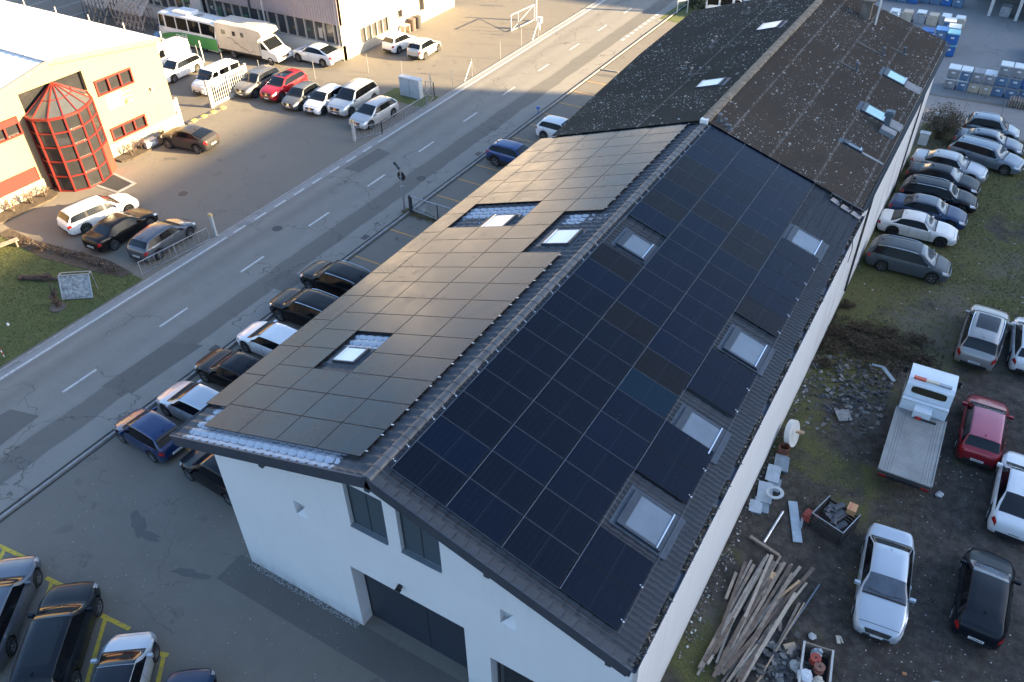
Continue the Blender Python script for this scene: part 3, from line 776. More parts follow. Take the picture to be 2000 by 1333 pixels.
# weathered cracks/cable on the side wall
mb = MB(); pts = [(7.52, 24.9, 7.2), (7.52, 25.6, 6.4), (7.52, 25.5, 5.6), (7.52, 26.4, 4.7), (7.52, 26.2, 4.0)]
for a, b in zip(pts[:-1], pts[1:]): mb.bar(a, b, .03, .03)
pts = [(7.52, 25.4, 7.4), (7.52, 30, 7.3), (7.52, 38, 7.25), (7.52, 47, 7.2)]
for a, b in zip(pts[:-1], pts[1:]): mb.bar(a, b, .02, .02)
ob(mb, "wall_cable", BLACKP)
def old_window(s, d0, d1, y0, y1, gm, chute=False):
    e = roof_window(s, d0, d1, y0, y1, gm, old, H=HO, apron=False)
    e.matrix_parent_inverse = Matrix.Translation((0, -24.4, 0))
    mb = MB(); slope_box(mb, s, d0 - .02, d1 + .02, y0 - .02, y1 + .02, .0, .018, HO); slope_box(mb, s, d0 - .25, d0 - .024, y0 - .05, y1 + .05, .02, .05, HO); mb.build("flashing", FLASH, e)
    if chute:
        mb = MB(); slope_box(mb, s, d1 + .01, 7.95, y0 - .02, y1 - .2, .03, .07, HO); mb.build("apron_sheet", M("apron_grey", (.22, .225, .23), .7, .1, var=.25), e)
GL_T = M("rooflight_glass_teal", (.34, .58, .55), .2, .0, var=.12, sc_=.8, coat=.6)
old_window(1, 5.68, 7.02, 38.6, 39.75, GL_T, True); old_window(1, 5.68, 7.02, 33.1, 34.22, GL_T, True); old_window(1, 5.8, 6.8, 28.95, 29.32, GL_R, True)
old_window(-1, 1.05, 2.35, 29.25, 30.35, GL_L); old_window(-1, 1.05, 2.35, 39.15, 40.6, GL_L)
# vents and chimneys
def vent(s, d, y, h=.42, r=.06, strip_=0, big=False):
    mb = MB(); b0 = on(s, d, y, .0, HO)
    mb.cyl(b0, b0 + Vector((0, 0, h)), r, n=10); mb.cyl(b0 + Vector((0, 0, h)), b0 + Vector((0, 0, h + .05)), r * 1.7, r * 1.2, n=10)
    mb.box(b0 + Vector((0, 0, .03)), (.28, .28, .05))
    ob(mb, "roof_vent", M("vent_grey", (.13, .14, .15), .6, .3))
    if strip_: mb = MB(); slope_box(mb, s, d - strip_, d - .05, y - .14, y + .14, .03, .04, HO); ob(mb, "vent_flashing", M("vent_flashing", (.072, .068, .062), .9, var=.3, sc_=5))
vent(1, .55, 24.9, .35, .07); vent(1, .85, 24.85, .3, .06); vent(1, 1.15, 24.7, .2, .06); vent(1, 4.35, 37.5, .45, .07, 1.2); vent(1, 5.09, 41.3, .45, .07, 1.8); vent(1, 6.1, 43.0, .4, .06, .9)
vent(-1, 4.5, 33.3, .4); vent(-1, 3.67, 32.0, .4, .06, 1.0); vent(-1, 4.5, 38.15, .4); vent(-1, 4.4, 37.2, .4); vent(-1, 4.5, 44.3, .4); vent(-1, 3.32, 45.0, .4, .06, 1.2)
mb = MB(); b0 = on(1, 7.25, 32.7, 0, HO)
mb.box(b0 + Vector((0, 0, .35)), (.28, .32, .8)); mb.box(b0 + Vector((0, 0, .85)), (.44, .5, .2)); mb.box(b0 + Vector((0, 0, .97)), (.3, .34, .05), mi=0)
ch = ob(mb, "chimney", M("chimney_metal", (.14, .17, .20), .5, .5))
mb = MB(); slope_box(mb, 1, 7.0, 7.8, 31.9, 32.45, .05, .28, HO); ob(mb, "chimney_box", M("chimney_box_grey", (.25, .26, .27), .7, .1, var=.3))
mb = MB(); b0 = on(1, 2.9, 45.4, 0, HO); mb.box(b0 + Vector((0, 0, .45)), (.6, .5, 1.2)); mb.box(b0 + Vector((0, 0, 1.1)), (.95, .75, .1)); ob(mb, "chimney", M("chimney_brick", (.20, .16, .13), .9, var=.3, sc_=3, bmp=.3))
mb = MB(); mb.cyl(b0 + Vector((.75, -.3, -.2)), b0 + Vector((.75, -.3, 1.5)), .06, n=8); ob(mb, "flue", M("flue_white", (.7, .68, .64), .6))

# ------------------------------------------------------------------ vehicles
def pchip(x, y, xs):
    x = np.array(x, float); y = np.array(y, float); h = np.diff(x); d = np.diff(y) / h; m = np.zeros(len(x))
    for i in range(1, len(x) - 1):
        if d[i - 1] * d[i] > 0: m[i] = 2 * d[i - 1] * d[i] / (d[i - 1] + d[i])
    m[0], m[-1] = d[0], d[-1]
    xs = np.clip(xs, x[0], x[-1]); i = np.clip(np.searchsorted(x, xs) - 1, 0, len(h) - 1); t = (xs - x[i]) / h[i]
    return (1 + 2 * t) * (1 - t) ** 2 * y[i] + t * (1 - t) ** 2 * h[i] * m[i] + t * t * (3 - 2 * t) * y[i + 1] + t * t * (t - 1) * h[i] * m[i + 1]
KIND = {
 #        cowl  wtop  rend  rbase  hood lift(add)  profile of the top
 "hatch": dict(g=(.25, .43, .87, .965), z=[(0, .50), (.012, .66), (.05, .74), (.15, .88), (.25, .99)], tail=[(.965, 1.0), (.99, .88), (1, .62)], belt=.93, pil=[(.46, .50), (.72, .76)], rw=.31),
 "suv":   dict(g=(.25, .42, .88, .965), z=[(0, .62), (.012, .82), (.05, .93), (.15, 1.05), (.25, 1.13)], tail=[(.965, 1.13), (.99, 1.0), (1, .72)], belt=1.07, pil=[(.45, .49), (.71, .75)], rw=.35),
 "wagon": dict(g=(.27, .41, .90, .975), z=[(0, .50), (.012, .66), (.05, .75), (.16, .90), (.27, .98)], tail=[(.975, .98), (.99, .86), (1, .62)], belt=.92, pil=[(.46, .49), (.70, .73)], rw=.32),
 "sedan": dict(g=(.28, .43, .72, .84), z=[(0, .48), (.012, .64), (.05, .74), (.16, .89), (.28, .97)], tail=[(.84, 1.05), (.95, 1.04), (.985, .94), (1, .64)], belt=.91, pil=[(.50, .53), (.80, .81)], rw=.32),
 "coupe": dict(g=(.30, .45, .72, .86), z=[(0, .44), (.012, .60), (.05, .69), (.16, .84), (.30, .92)], tail=[(.86, .98), (.96, .96), (.985, .86), (1, .6)], belt=.86, pil=[(.58, .61)], rw=.32),
 "fastsuv": dict(g=(.26, .42, .70, .92), z=[(0, .62), (.012, .82), (.05, .92), (.15, 1.04), (.26, 1.12)], tail=[(.92, 1.2), (.985, 1.06), (1, .75)], belt=1.06, pil=[(.46, .49)], rw=.37),
 "mpv":   dict(g=(.20, .40, .90, .975), z=[(0, .54), (.012, .72), (.05, .82), (.13, .95), (.20, 1.05)], tail=[(.975, 1.05), (.99, .92), (1, .66)], belt=.98, pil=[(.43, .46), (.68, .71)], rw=.32),
 "van":   dict(g=(.20, .33, .965, .985), z=[(0, .56), (.012, .78), (.05, .90), (.13, 1.02), (.20, 1.12)], tail=[(.985, 1.15), (.995, .9), (1, .66)], belt=1.06, pil=[(.42, .47), (.70, .74)], rw=.32),
 "bus":   dict(g=(.035, .10, .985, .993), z=[(0, .8), (.006, 1.05), (.02, 1.3), (.035, 1.45)], tail=[(.993, 1.5), (.996, 1.0), (1, .75)], belt=1.45, pil=[(.17, .20), (.36, .38), (.55, .57), (.74, .76)], rw=.40),
}
WHEELS = {}
def wheel_meshes(r, wd, dark):
    k = (round(r, 3), dark)
    if k in WHEELS: return WHEELS[k]
    n = 28; mb = MB(); prof = [(-wd / 2, r * .64), (-wd / 2, r * .93), (-wd / 2 + .025, r), (wd / 2 - .025, r), (wd / 2, r * .93), (wd / 2, r * .64), (wd / 2 - .04, r * .62), (wd / 2 - .06, .0)]
    P = [(rr * math.cos(2 * math.pi * i / n), yy_, rr * math.sin(2 * math.pi * i / n)) for yy_, rr in prof for i in range(n)]
    mb.add(P, [(j * n + i, (j + 1) * n + i, (j + 1) * n + (i + 1) % n, j * n + (i + 1) % n) for j in range(len(prof) - 1) for i in range(n)])
    ty = mb.mesh("tyre", TYRE, True)
    mb = MB(); ya = wd / 2 - .012
    P = [(rr * math.cos(2 * math.pi * i / n), yy_, rr * math.sin(2 * math.pi * i / n)) for yy_, rr in ((ya - .02, r * .69), (ya, r * .68), (ya, r * .60), (ya - .03, r * .585)) for i in range(n)]
    mb.add(P, [(j * n + i, (j + 1) * n + i, (j + 1) * n + (i + 1) % n, j * n + (i + 1) % n) for j in range(3) for i in range(n)])
    for s_ in range(5):
        a = 2 * math.pi * s_ / 5
        for da in (-.11, .11):
            c = Vector((math.cos(a + da), 0, math.sin(a + da)))
            mb.bar(Vector((0, ya - .02, 0)) + c * r * .1, Vector((0, ya - .01, 0)) + c * r * .60, r * .085, .02)
    mb.cyl((0, ya - .03, 0), (0, ya + .002, 0), r * .14, n=12)
    WHEELS[k] = (ty, mb.mesh("rim", RIMD if dark else RIM)); return WHEELS[k]

DW = M("sky_reflect_windshield", (.085, .105, .13), .12, 0, var=.3, sc_=1.2, coat=.5)  # lighter base colour stands in for sky reflected in these windshields
G5 = 'cars in a row on the grass'; G6 = 'vehicles on the dirt yard'
def car(kind, x, y, head, Ln, W, H, color, label, group="parked cars", metal=.35, name=None, rails=None, dark_rim=False, sunroof=False, clad=False,
        roofc=None, lights="both", glassm=None, seam=True, cat="car", plate=True, chrome=True, wb=None, windows=True):
    H -= .04 if kind not in ('bus',) else 0
    K = KIND[kind]; g = K["g"]; rw = K["rw"]; wb = wb or Ln * .6
    e = empty(name or "parked_car", (x, y, 0), R(head)); tag(e, label, cat, group)
    pm = paint(color, metal)
    tc = [p[0] for p in K["z"]] + [g[1], (g[1] * 2 + g[2]) / 3, g[2] - .10 * (1 if kind != "sedan" else .6), g[2]] + [p[0] for p in K["tail"]]
    zc = [p[1] for p in K["z"]] + [H - .05, H, H - .02, H - .085 if kind not in ("van", "bus") else H - .06] + [p[1] for p in K["tail"]]
    belt = K["belt"]
    bt = [0, .012, .05, .16, g[0], .5, .9, K["tail"][-2][0], 1]; z0 = K["z"]
    bz = [z0[0][1] - .06, z0[1][1] - .07, z0[2][1] - .07, (z0[2][1] + belt) / 2 - .0, belt - .03, belt, belt + .04, min(K["tail"][-2][1] - .06, belt), K["tail"][-1][1] - .06]
    wt_ = [0, .012, .05, .12, .25, .5, .85, .95, .988, 1]; boxy = kind in ("van", "bus")
    wv = [.60, .74, .885, .955, .99, 1, .975, .91 if not boxy else .985, .80 if not boxy else .95, .66 if not boxy else .88]
    ov_f = (Ln - wb) * .47; xf = Ln / 2 - ov_f; xr = xf - wb; ra = rw + .055
    base = .20 if kind not in ("suv", "fastsuv") else .26
    def zb(X):
        out = base + .0 * X
        tt = (Ln / 2 - X) / Ln
        out = out + .10 * np.clip((.03 - tt) / .03, 0, 1) + .12 * np.clip((tt - .96) / .04, 0, 1)
        for xw in (xf, xr):
            dd = np.abs(X - xw); out = np.where(dd < ra, np.maximum(out, rw + np.sqrt(np.maximum(0, ra * ra - dd * dd))), out)
        return out
    T = sorted(set(list(np.linspace(0, 1, 45)) + [0, .004, .012, .03, .05, .975, .985, .995, 1] + list(g) + [(Ln / 2 - (xw + q * ra)) / Ln for xw in (xf, xr) for q in (-1.001, -.995, -.95, -.85, -.65, -.35, 0, .35, .65, .85, .95, .995, 1.001)]))
    T = np.array([t_ for t_ in T if 0 <= t_ <= 1]); X = Ln / 2 - T * Ln
    def stat(T_):
        X_ = Ln / 2 - T_ * Ln
        zt = pchip(tc, zc, T_); zs = np.minimum(pchip(bt, bz, T_), zt - .03); w2 = pchip(wt_, wv, T_) * W / 2; b_ = np.minimum(zb(X_), zs - .06)
        gg = np.clip((zt - zs - .09) / (H - belt - .15), 0, 1); gg = gg * gg * (3 - 2 * gg)
        yre = w2 * (.86 + ((.715 if kind in ("hatch", "suv", "mpv", "wagon") else .70 if not boxy else .88) - .86) * gg)
        zre = zs + (zt - zs) * (.62 + .26 * gg) if not boxy else zs + (zt - zs) * (.62 + .32 * gg)
        C = np.zeros((len(T_), 10, 3))
        C[:, :, 0] = X_[:, None]
        ys_ = [0 * w2, .80 * w2, .955 * w2, 1.0 * w2, .99 * w2, .925 * w2, yre, yre * .93, yre * .55, 0 * w2]
        zz_ = [b_, b_, b_ + .03, b_ + .42 * (zs - b_), b_ + .80 * (zs - b_), zs, zre, zre + (zt - zre) * .55, zre + (zt - zre) * .93, zt]
        for i in range(10): C[:, i, 1] = ys_[i]; C[:, i, 2] = zz_[i]
        return C
    C = stat(T); n = len(T); mb = MB()
    for i in range(n):
        for j in range(9, -1, -1): mb.v.append((C[i, j, 0], C[i, j, 1], C[i, j, 2]))
        for j in range(1, 9): mb.v.append((C[i, j, 0], -C[i, j, 1], C[i, j, 2]))
    # ring order: top centre(9) .. bottom centre(0) on left, then 1..8 on the right
    m_ = 18
    for i in range(n - 1):
        for j in range(m_):
            a = i * m_ + j; b = i * m_ + (j + 1) % m_; c = (i + 1) * m_ + (j + 1) % m_; d = (i + 1) * m_ + j
            dark = j in (7, 8, 9, 10) or (clad and j in (6, 11))
            mb.f.append((a, b, c, d)); mb.m.append(1 if dark else 0)
    mb.f.append(tuple(range(m_ - 1, -1, -1))); mb.m.append(0); mb.f.append(tuple(range((n - 1) * m_, n * m_))); mb.m.append(0)
    mb.box((0, 0, .42), (Ln * .86, W * .58, .42), mi=1)
    for xw in (xf, xr):
        for sd in (-1, 1): mb.cyl((xw, sd * W * .28, rw + .0), (xw, sd * W * .30, rw), rw + .05, n=16, mi=1)
    mb.build("body", [pm, BLACKP], e, smooth=True, ang=42)
    # surface sampler
    def S(t_, c, sd=1, eps=.0):
        cc_ = stat(np.array([t_, min(1, t_ + .004), t_]))
        i = min(8, max(0, int(c))); f = c - i
        p = cc_[0, i] * (1 - f) + cc_[0, i + 1] * f
        du = cc_[1, i] * (1 - f) + cc_[1, i + 1] * f - p; dv_ = cc_[0, i + 1] - cc_[0, i]
        nn = np.cross(du, dv_)
        l_ = np.linalg.norm(nn); nn = nn / l_ if l_ > 1e-9 else np.array([0, 0, 1.])
        if nn[2] < 0 and c > 5.5: nn = -nn
        if c <= 5.5 and nn[1] < 0: nn = -nn
        p = p + nn * eps; return (p[0], p[1] * sd, p[2])
    def patch(mb, t0b, t1b, t0t, t1t, c0, c1, sd, eps=.008, nu=8, nv=3, mi=0):
        P = []
        for v in range(nv + 1):
            fv = v / nv
            for u_ in range(nu + 1):
                fu = u_ / nu; a = t0b + (t0t - t0b) * fv; b = t1b + (t1t - t1b) * fv
                P.append(S(a + (b - a) * fu, c0 + (c1 - c0) * fv, sd, eps))
        mb.add(P, [(v * (nu + 1) + u_, v * (nu + 1) + u_ + 1, (v + 1) * (nu + 1) + u_ + 1, (v + 1) * (nu + 1) + u_) for v in range(nv) for u_ in range(nu)], mi)
    def across(mb, t0, t1, cl, eps=.008, nt_=6, mi=0, inset=0.0):
        P = []; nu = 14
        for v in range(nt_ + 1):
            t_ = t0 + (t1 - t0) * v / nt_
            for u_ in range(nu + 1):
                s_ = -1 + 2 * u_ / nu; c = 9 - abs(s_) * (9 - cl); P.append(S(t_, min(c, 8.9999), 1 if s_ >= 0 else -1, eps))
        mb.add(P, [(v * (nu + 1) + u_, v * (nu + 1) + u_ + 1, (v + 1) * (nu + 1) + u_ + 1, (v + 1) * (nu + 1) + u_) for v in range(nt_) for u_ in range(nu)], mi)
    gm = glassm or GLASS
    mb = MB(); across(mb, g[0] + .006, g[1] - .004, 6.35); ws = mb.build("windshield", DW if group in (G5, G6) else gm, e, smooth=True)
    mb = MB(); across(mb, g[0] - .016, g[0] + .004, 6.4, .012, 2); mb.build("cowl", BLACKP, e, smooth=True)
    if not boxy or kind == "bus":
        mb = MB(); across(mb, g[2] + .008, g[3] - .012, 6.5); mb.build("rear_window", gm, e, smooth=True)
    pil = K["pil"]; fa = g[0] + .045; fb_ = g[3] - .035 if kind not in ("sedan", "coupe") else g[3] - .05
    ta = g[1] - .005; tb = g[2] - .0 if kind not in ("hatch",) else g[2] - .02
    cuts = [(fa, ta)] + [((p[0], p[0] + .0), (p[1], p[1] + .0)) for p in pil] + [(fb_, tb)]
    if windows and not boxy:
        for sd in (1, -1):
            mb = MB(); patch(mb, fa - .012, fb_ + .012, ta - .004, tb + .006, 5.05, 5.95, sd, .005, 12, 2); mb.build("window_trim", GBLK, e, smooth=True)
    edges = []; cur = (fa, ta)
    for p in pil: edges.append((cur[0], p[0], cur[1], p[0])); cur = (p[1], p[1])
    edges.append((cur[0], fb_, cur[1], tb))
    if windows:
        for (a, b, c_, d_) in edges:
            if windows == "front" and a > fa + .01: continue
            for sd in (1, -1):
                mb = MB(); patch(mb, a, b, c_, d_, 5.10, 5.90, sd, .010, 8, 2); mb.build("side_window", SGLASS, e, smooth=True)
    if sunroof:
        mb = MB(); a = g[1] + .03; across(mb, a, a + (g[2] - g[1]) * (.42 if sunroof is True else sunroof), 8.0 - .45, .006, 4); mb.build("sunroof", gm, e, smooth=True)
    if roofc:
        mb = MB(); across(mb, g[1] + .004, g[2] + .004, 6.15, .009, 6); mb.build("roof_panel", paint(roofc, .2), e, smooth=True)
    # lights
    for sd in (1, -1):
        mb = MB()
        if kind == "bus": patch(mb, .006, .03, .008, .03, 3.2, 4.0, sd, .012, 4, 2)
        else: patch(mb, .004, .085, .010, .10, 4.05, 5.5 if kind != "van" else 5.2, sd, .010, 5, 3)
        mb.build("headlight", LAMP, e, smooth=True)
        mb = MB()
        if kind in ("sedan", "coupe"): patch(mb, .955, .996, .965, .992, 3.7, 5.0, sd, .011, 4, 2)
        elif boxy: patch(mb, .985, .998, .985, .997, 3.2, 4.9, sd, .012, 3, 2)
        else: patch(mb, .945, .995, .955, .99, 3.9, 5.1, sd, .011, 4, 2)
        mb.build("tail_light", TAIL, e, smooth=True)
    xe_ = Ln / 2; zf = z0[0][1]; zr_ = K["tail"][-1][1]
    mb = MB(); mb.box((xe_ + .005, 0, zf - .08), (.03, W * .46, .10)); mb.box((xe_ + .004, 0, .36), (.03, W * .52, .12)); gr = mb.build("grille", BLACKP, e)
    if not boxy:
        mb = MB(); across(mb, .0015, .016, 7.35, .008, 2); across(mb, .0015, .012, 8.6, .012, 1, mi=1); mb.build("grille", [BLACKP, CHROME], e, smooth=True)
    if chrome:
        mb = MB(); mb.box((xe_ + .021, 0, zf - .03), (.012, W * .44, .018)); mb.box((xe_ + .021, 0, zf - .125), (.012, W * .44, .014)); mb.build("grille_trim", CHROME, gr)
    mb = MB(); mb.box((-xe_ - .005, 0, .40 + base - .2), (.03, W * .62, .16)); mb.build("rear_bumper_trim", BLACKP, e)
    if plate:
        mb = MB(); mb.box((-xe_ - .018, 0, zr_ - .10), (.012, .50, .11)); pl_ = mb.build("number_plate", PLATE, e)
        mb = MB()
        for q in range(6): mb.box((-xe_ - .0255, -.17 + q * .065, zr_ - .10), (.002, .036, .06))
        mb.build("plate_characters", PLATED, pl_)
        mb = MB(); mb.box((xe_ + .026, 0, .45), (.012, .42, .09)); mb.build("number_plate", PLATE, e)
    # mirrors
    for sd in (1, -1):
        q = S(g[0] + .06, 5.0, sd, 0); mb = MB(); c = Vector((q[0], q[1] + sd * .12, q[2] + .05)); mb.box(c, (.11, .19, .13)); mb.box(c + Vector((.0, -sd * .1, -.03)), (.05, .1, .03)); mb.build("mirror", pm, e)
    if seam:
        mb = MB()
        for t_ in ([g[0] + .035, (pil[0][0] + pil[0][1]) / 2] + ([pil[1][1] + .03] if len(pil) > 1 else [])) if not boxy else [.2, .42]:
            for sd in (1, -1): patch(mb, t_ - .0016, t_ + .0016, t_ - .0016, t_ + .0016, 2.4, 5.0, sd, .004, 1, 5)
        across(mb, .052, .056, 6.2, .004, 1)
        mb.build("panel_gap", BLACKP, e)
        mb = MB()
        for t_ in (pil[0][0] - .03,) + ((pil[1][0] + .0,) if len(pil) > 1 else ()):
            for sd in (1, -1): q = S(t_, 4.35, sd, .012); mb.box(q, (.16, .02, .025))
        mb.build("door_handle", pm, e)
        mb = MB()
        for sd in (1, -1):
            for ya in (.08,): q0 = S(g[0] + .012, 8.9, 1, .02); q1 = S(g[0] + .03, 7.4, sd, .02); mb.bar((q0[0], sd * .02, q0[2]), q1, .018, .015)
        mb.build("wiper", BLACKP, e)
    if rails:
        for sd in (1, -1):
            mb = MB(); pts = [S(g[1] + .02 + (g[2] - g[1] - .03) * i / 6, 6.2, sd, .045 if 0 < i < 6 else .01) for i in range(7)]
            for a, b in zip(pts[:-1], pts[1:]): mb.bar(a, b, .035, .025)
            mb.build("roof_rail", CHROME if rails == 1 else BLACKP, e)
    q = S(g[2] - .03, 8.95, 1, 0)
    mb = MB(); mb.box((q[0], 0, q[2] + .03), (.12, .03, .06)); mb.build("aerial", pm, e)
    ty, rm = wheel_meshes(rw, .21, dark_rim)
    for xw in (xf, xr):
        for sd in (1, -1):
            wo = bpy.data.objects.new("wheel", ty); col.objects.link(wo); wo.parent = e; wo.location = (xw, sd * (W / 2 - .115), rw + .003)
            if sd < 0: wo.rotation_euler = (0, 0, math.pi)
            ri = bpy.data.objects.new("rim", rm); col.objects.link(ri); ri.parent = wo
    return e

WH = (.74, .75, .75); SI = (.42, .44, .46); BK = (.0045, .005, .0065); DG = (.055, .062, .07); NAVY = (.012, .045, .16); GR = (.16, .17, .18)
G1 = "vehicles in the gated lot"; G2 = "cars on the factory forecourt"; G3 = "cars in the bays along the road"; G4 = "cars in the yellow bays"; G5 = "cars in a row on the grass"; G6 = "vehicles on the dirt yard"
car("van", -52.3, 34.9, -90, 4.9, 1.9, 1.95, WH, "white panel van half hidden behind the cream factory's right corner", G1, 0, name="parked_van", cat="van", windows="front")
car("wagon", -49.5, 34.0, -87, 4.45, 1.8, 1.5, WH, "white estate car between the white van and the small white people carrier", G1, 0)
car("van", -44.6, 33.7, -89, 4.4, 1.75, 1.8, WH, "small white people carrier behind the white sliding gate", G1, 0, name="parked_van", cat="van")
car("fastsuv", -41.1, 42.25, 180, 4.75, 1.9, 1.6, WH, "white coupe SUV along the wall below the long strip of windows", G1, 0)
car("hatch", -36.6, 48.4, 86, 3.6, 1.6, 1.52, WH, "white hatchback with black rear window nearest the white gable wall", G1, 0)
car("hatch", -33.85, 48.3, 93, 3.7, 1.69, 1.5, (.5, .5, .48), "pale silver hatchback in the sun beside the white hatchback", G1)
car("suv", -41.05, 34.95, -87, 4.35, 1.8, 1.66, (.17, .17, .165), "grey SUV right beside the white sliding gate, first of its row", G2, rails=1, clad=True)
car("suv", -38.65, 35.4, -87, 4.4, 1.84, 1.63, (.50, .012, .02), "bright red SUV with black glass roof among the grey and white cars", G2, rails=2, sunroof=.6)
car("hatch", -36.05, 34.6, -85, 3.6, 1.64, 1.5, (.14, .145, .145), "small dark grey hatchback between the red SUV and a white hatchback", G2)
car("hatch", -33.95, 35.0, -87, 4.0, 1.74, 1.46, WH, "white hatchback with dark bonnet grille between grey and silver cars", G2, 0, dark_rim=True)
car("suv", -31.95, 36.1, -88, 4.9, 1.95, 1.76, (.55, .56, .55), "large silver SUV with roof rails next to the fence cabinet", G2, rails=1)
car("hatch", -29.0, 34.9, -92, 4.4, 1.8, 1.46, (.48, .485, .48), "silver hatchback last in the row beside the low railing", G2, rails=2)
car("fastsuv", -37.9, 24.75, 189, 4.25, 1.8, 1.55, (.045, .042, .04), "dark brown compact SUV alone in front of the cream factory", G2)
car("wagon", -34.9, 14.6, 81, 4.75, 1.83, 1.48, WH, "white estate car facing the road, left of two dark cars", G2, 0, rails=2, chrome=False)
car("sedan", -32.05, 14.0, 93, 4.6, 1.82, 1.43, BK, "glossy black saloon between the white estate and the grey hatchback", G2, .2)
car("hatch", -28.95, 14.5, 96, 4.3, 1.8, 1.44, (.085, .095, .11), "dark grey hatchback beside the low railing at the road", G2)
car("suv", -16.6, 16.1, 180, 4.7, 1.88, 1.66, BK, "black SUV with silver rails, farthest back of the two black SUVs", G3, .2, rails=1)
car("suv", -16.2, 13.3, 181, 4.7, 1.88, 1.66, BK, "black SUV with silver rails next to the white hatchback", G3, .2, rails=1)
car("hatch", -16.0, 10.45, 180, 4.3, 1.78, 1.46, WH, "white hatchback between black cars under the left eaves", G3, 0)
car("sedan", -16.0, 7.85, 181, 4.6, 1.82, 1.44, BK, "black saloon between the white and the silver hatchback", G3, .2)
car("hatch", -15.85, 5.25, 180, 4.3, 1.78, 1.46, (.46, .49, .52), "silver hatchback between the black saloon and the small blue car", G3)
car("hatch", -16.4, 2.95, 177, 3.6, 1.64, 1.5, (.008, .030, .105), "small blue rounded hatchback at the corner of the building", G3, rails=None)
car("hatch", -11.9, 2.95, 177, 4.1, 1.74, 1.48, BK, "black hatchback tucked behind the white gable wall's left corner", G3, .2)
car("suv", -15.75, 33.75, 0, 4.1, 1.75, 1.56, (.008, .045, .17), "blue compact SUV with black roof rails beside the solar roof edge", G3, rails=2, clad=True)
car("hatch", -15.0, 39.0, 0, 3.6, 1.64, 1.48, WH, "small white car half hidden by the old roof's eaves", G3, 0)
car("wagon", -14.0, -5.95, 128, 4.7, 1.84, 1.45, (.10, .12, .15), "dark blue-grey car in the leftmost yellow bay", G4)
car("suv", -10.95, -5.65, 128, 4.75, 1.9, 1.66, (.006, .009, .014), "black SUV with long glass roof in the second yellow bay", G4, .25, rails=2, sunroof=.95)
car("hatch", -7.85, -5.55, 127, 3.85, 1.72, 1.42, (.48, .52, .56), "silver hatchback with contrasting black roof", G4, roofc=(.012, .016, .024))
car("hatch", -5.0, -5.5, 127, 3.9, 1.72, 1.45, (.010, .035, .085), "blue car cut off at the bottom edge beside the silver hatchback", G4)
car("hatch", 11.9, 54.3, 3, 3.75, 1.66, 1.6, (.20, .24, .28), "grey-blue boxy small car at the far end next to the path", G5, rails=1)
car("sedan", 11.95, 51.9, 0, 4.5, 1.75, 1.42, (.09, .11, .14), "dark grey saloon squeezed behind the grey estate", G5)
car("wagon", 12.1, 49.6, -11, 4.8, 1.82, 1.5, (.16, .20, .24), "grey estate car sticking out furthest to the right of the row", G5, rails=1)
car("sedan", 10.15, 46.9, -3, 4.75, 1.8, 1.45, (.40, .42, .44), "silver saloon between the grey estate and a black saloon", G5)
car("sedan", 10.1, 44.7, -4, 4.45, 1.75, 1.42, (.009, .010, .013), "black saloon behind the black estate with silver rails", G5, .2)
car("wagon", 10.2, 42.3, 2, 4.5, 1.78, 1.48, (.008, .009, .011), "black estate with silver roof rails beside the blue saloon", G5, .2, rails=1)
car("sedan", 9.95, 39.95, 1, 4.45, 1.74, 1.42, (.010, .034, .10), "blue saloon with grey roof next to the white coupe", G5, roofc=(.09, .10, .11))  # roof panel greyer than the blue body
car("coupe", 9.75, 37.75, 2, 4.45, 1.72, 1.37, (.70, .69, .66), "white coupe with black wheels between blue saloon and grey people carrier", G5, 0, dark_rim=True, chrome=False)
car("mpv", 9.95, 33.65, 2, 4.4, 1.79, 1.63, (.07, .085, .095), "dark grey people carrier with roof rails, nearest of the grass row", G5, rails=1)
car("suv", 14.35, 28.4, 88, 4.85, 1.9, 1.78, (.32, .31, .30), "beige-grey SUV with silver roof rails and red tail lamps, rear to viewer", G6, rails=1, sunroof=.6)
car("hatch", 16.5, 28.9, 93, 4.3, 1.78, 1.5, WH, "white hatchback at the right edge beside the beige SUV", G6, 0)
car("hatch", 15.2, 21.5, 91, 4.25, 1.76, 1.5, (.30, .012, .025), "red hatchback with pink roof beside the flatbed truck", G6, roofc=(.42, .10, .14), rails=2)  # roof panel paler than the red body
car("fastsuv", 16.95, 18.1, 89, 4.6, 1.88, 1.62, (.72, .74, .76), "white coupe SUV at the right edge of the dirt yard", G6, 0)
car("sedan", 13.1, 11.3, -84, 4.75, 1.76, 1.38, (.46, .52, .58), "old silver saloon with chrome grille facing the viewer", G6)
car("hatch", 16.3, 12.5, 90, 4.05, 1.7, 1.37, (.006, .009, .016), "black hatchback seen from behind at the lower right", G6, .25)
car("hatch", 15.9, 6.1, 88, 4.2, 1.75, 1.48, (.3, .33, .36), "pale car whose bonnet just enters at the bottom edge", G6)
car("van", -13.6, 71.6, 20, 4.8, 1.9, 1.9, WH, "white van beyond the old roof by the hedge", "vans beyond the old roof", 0, name="parked_van", cat="van")
car("van", -11.6, 74.8, 20, 4.9, 1.9, 2.1, (.6, .62, .64), "pale van farthest beyond the old roof", "vans beyond the old roof", 0, name="parked_van", cat="van")
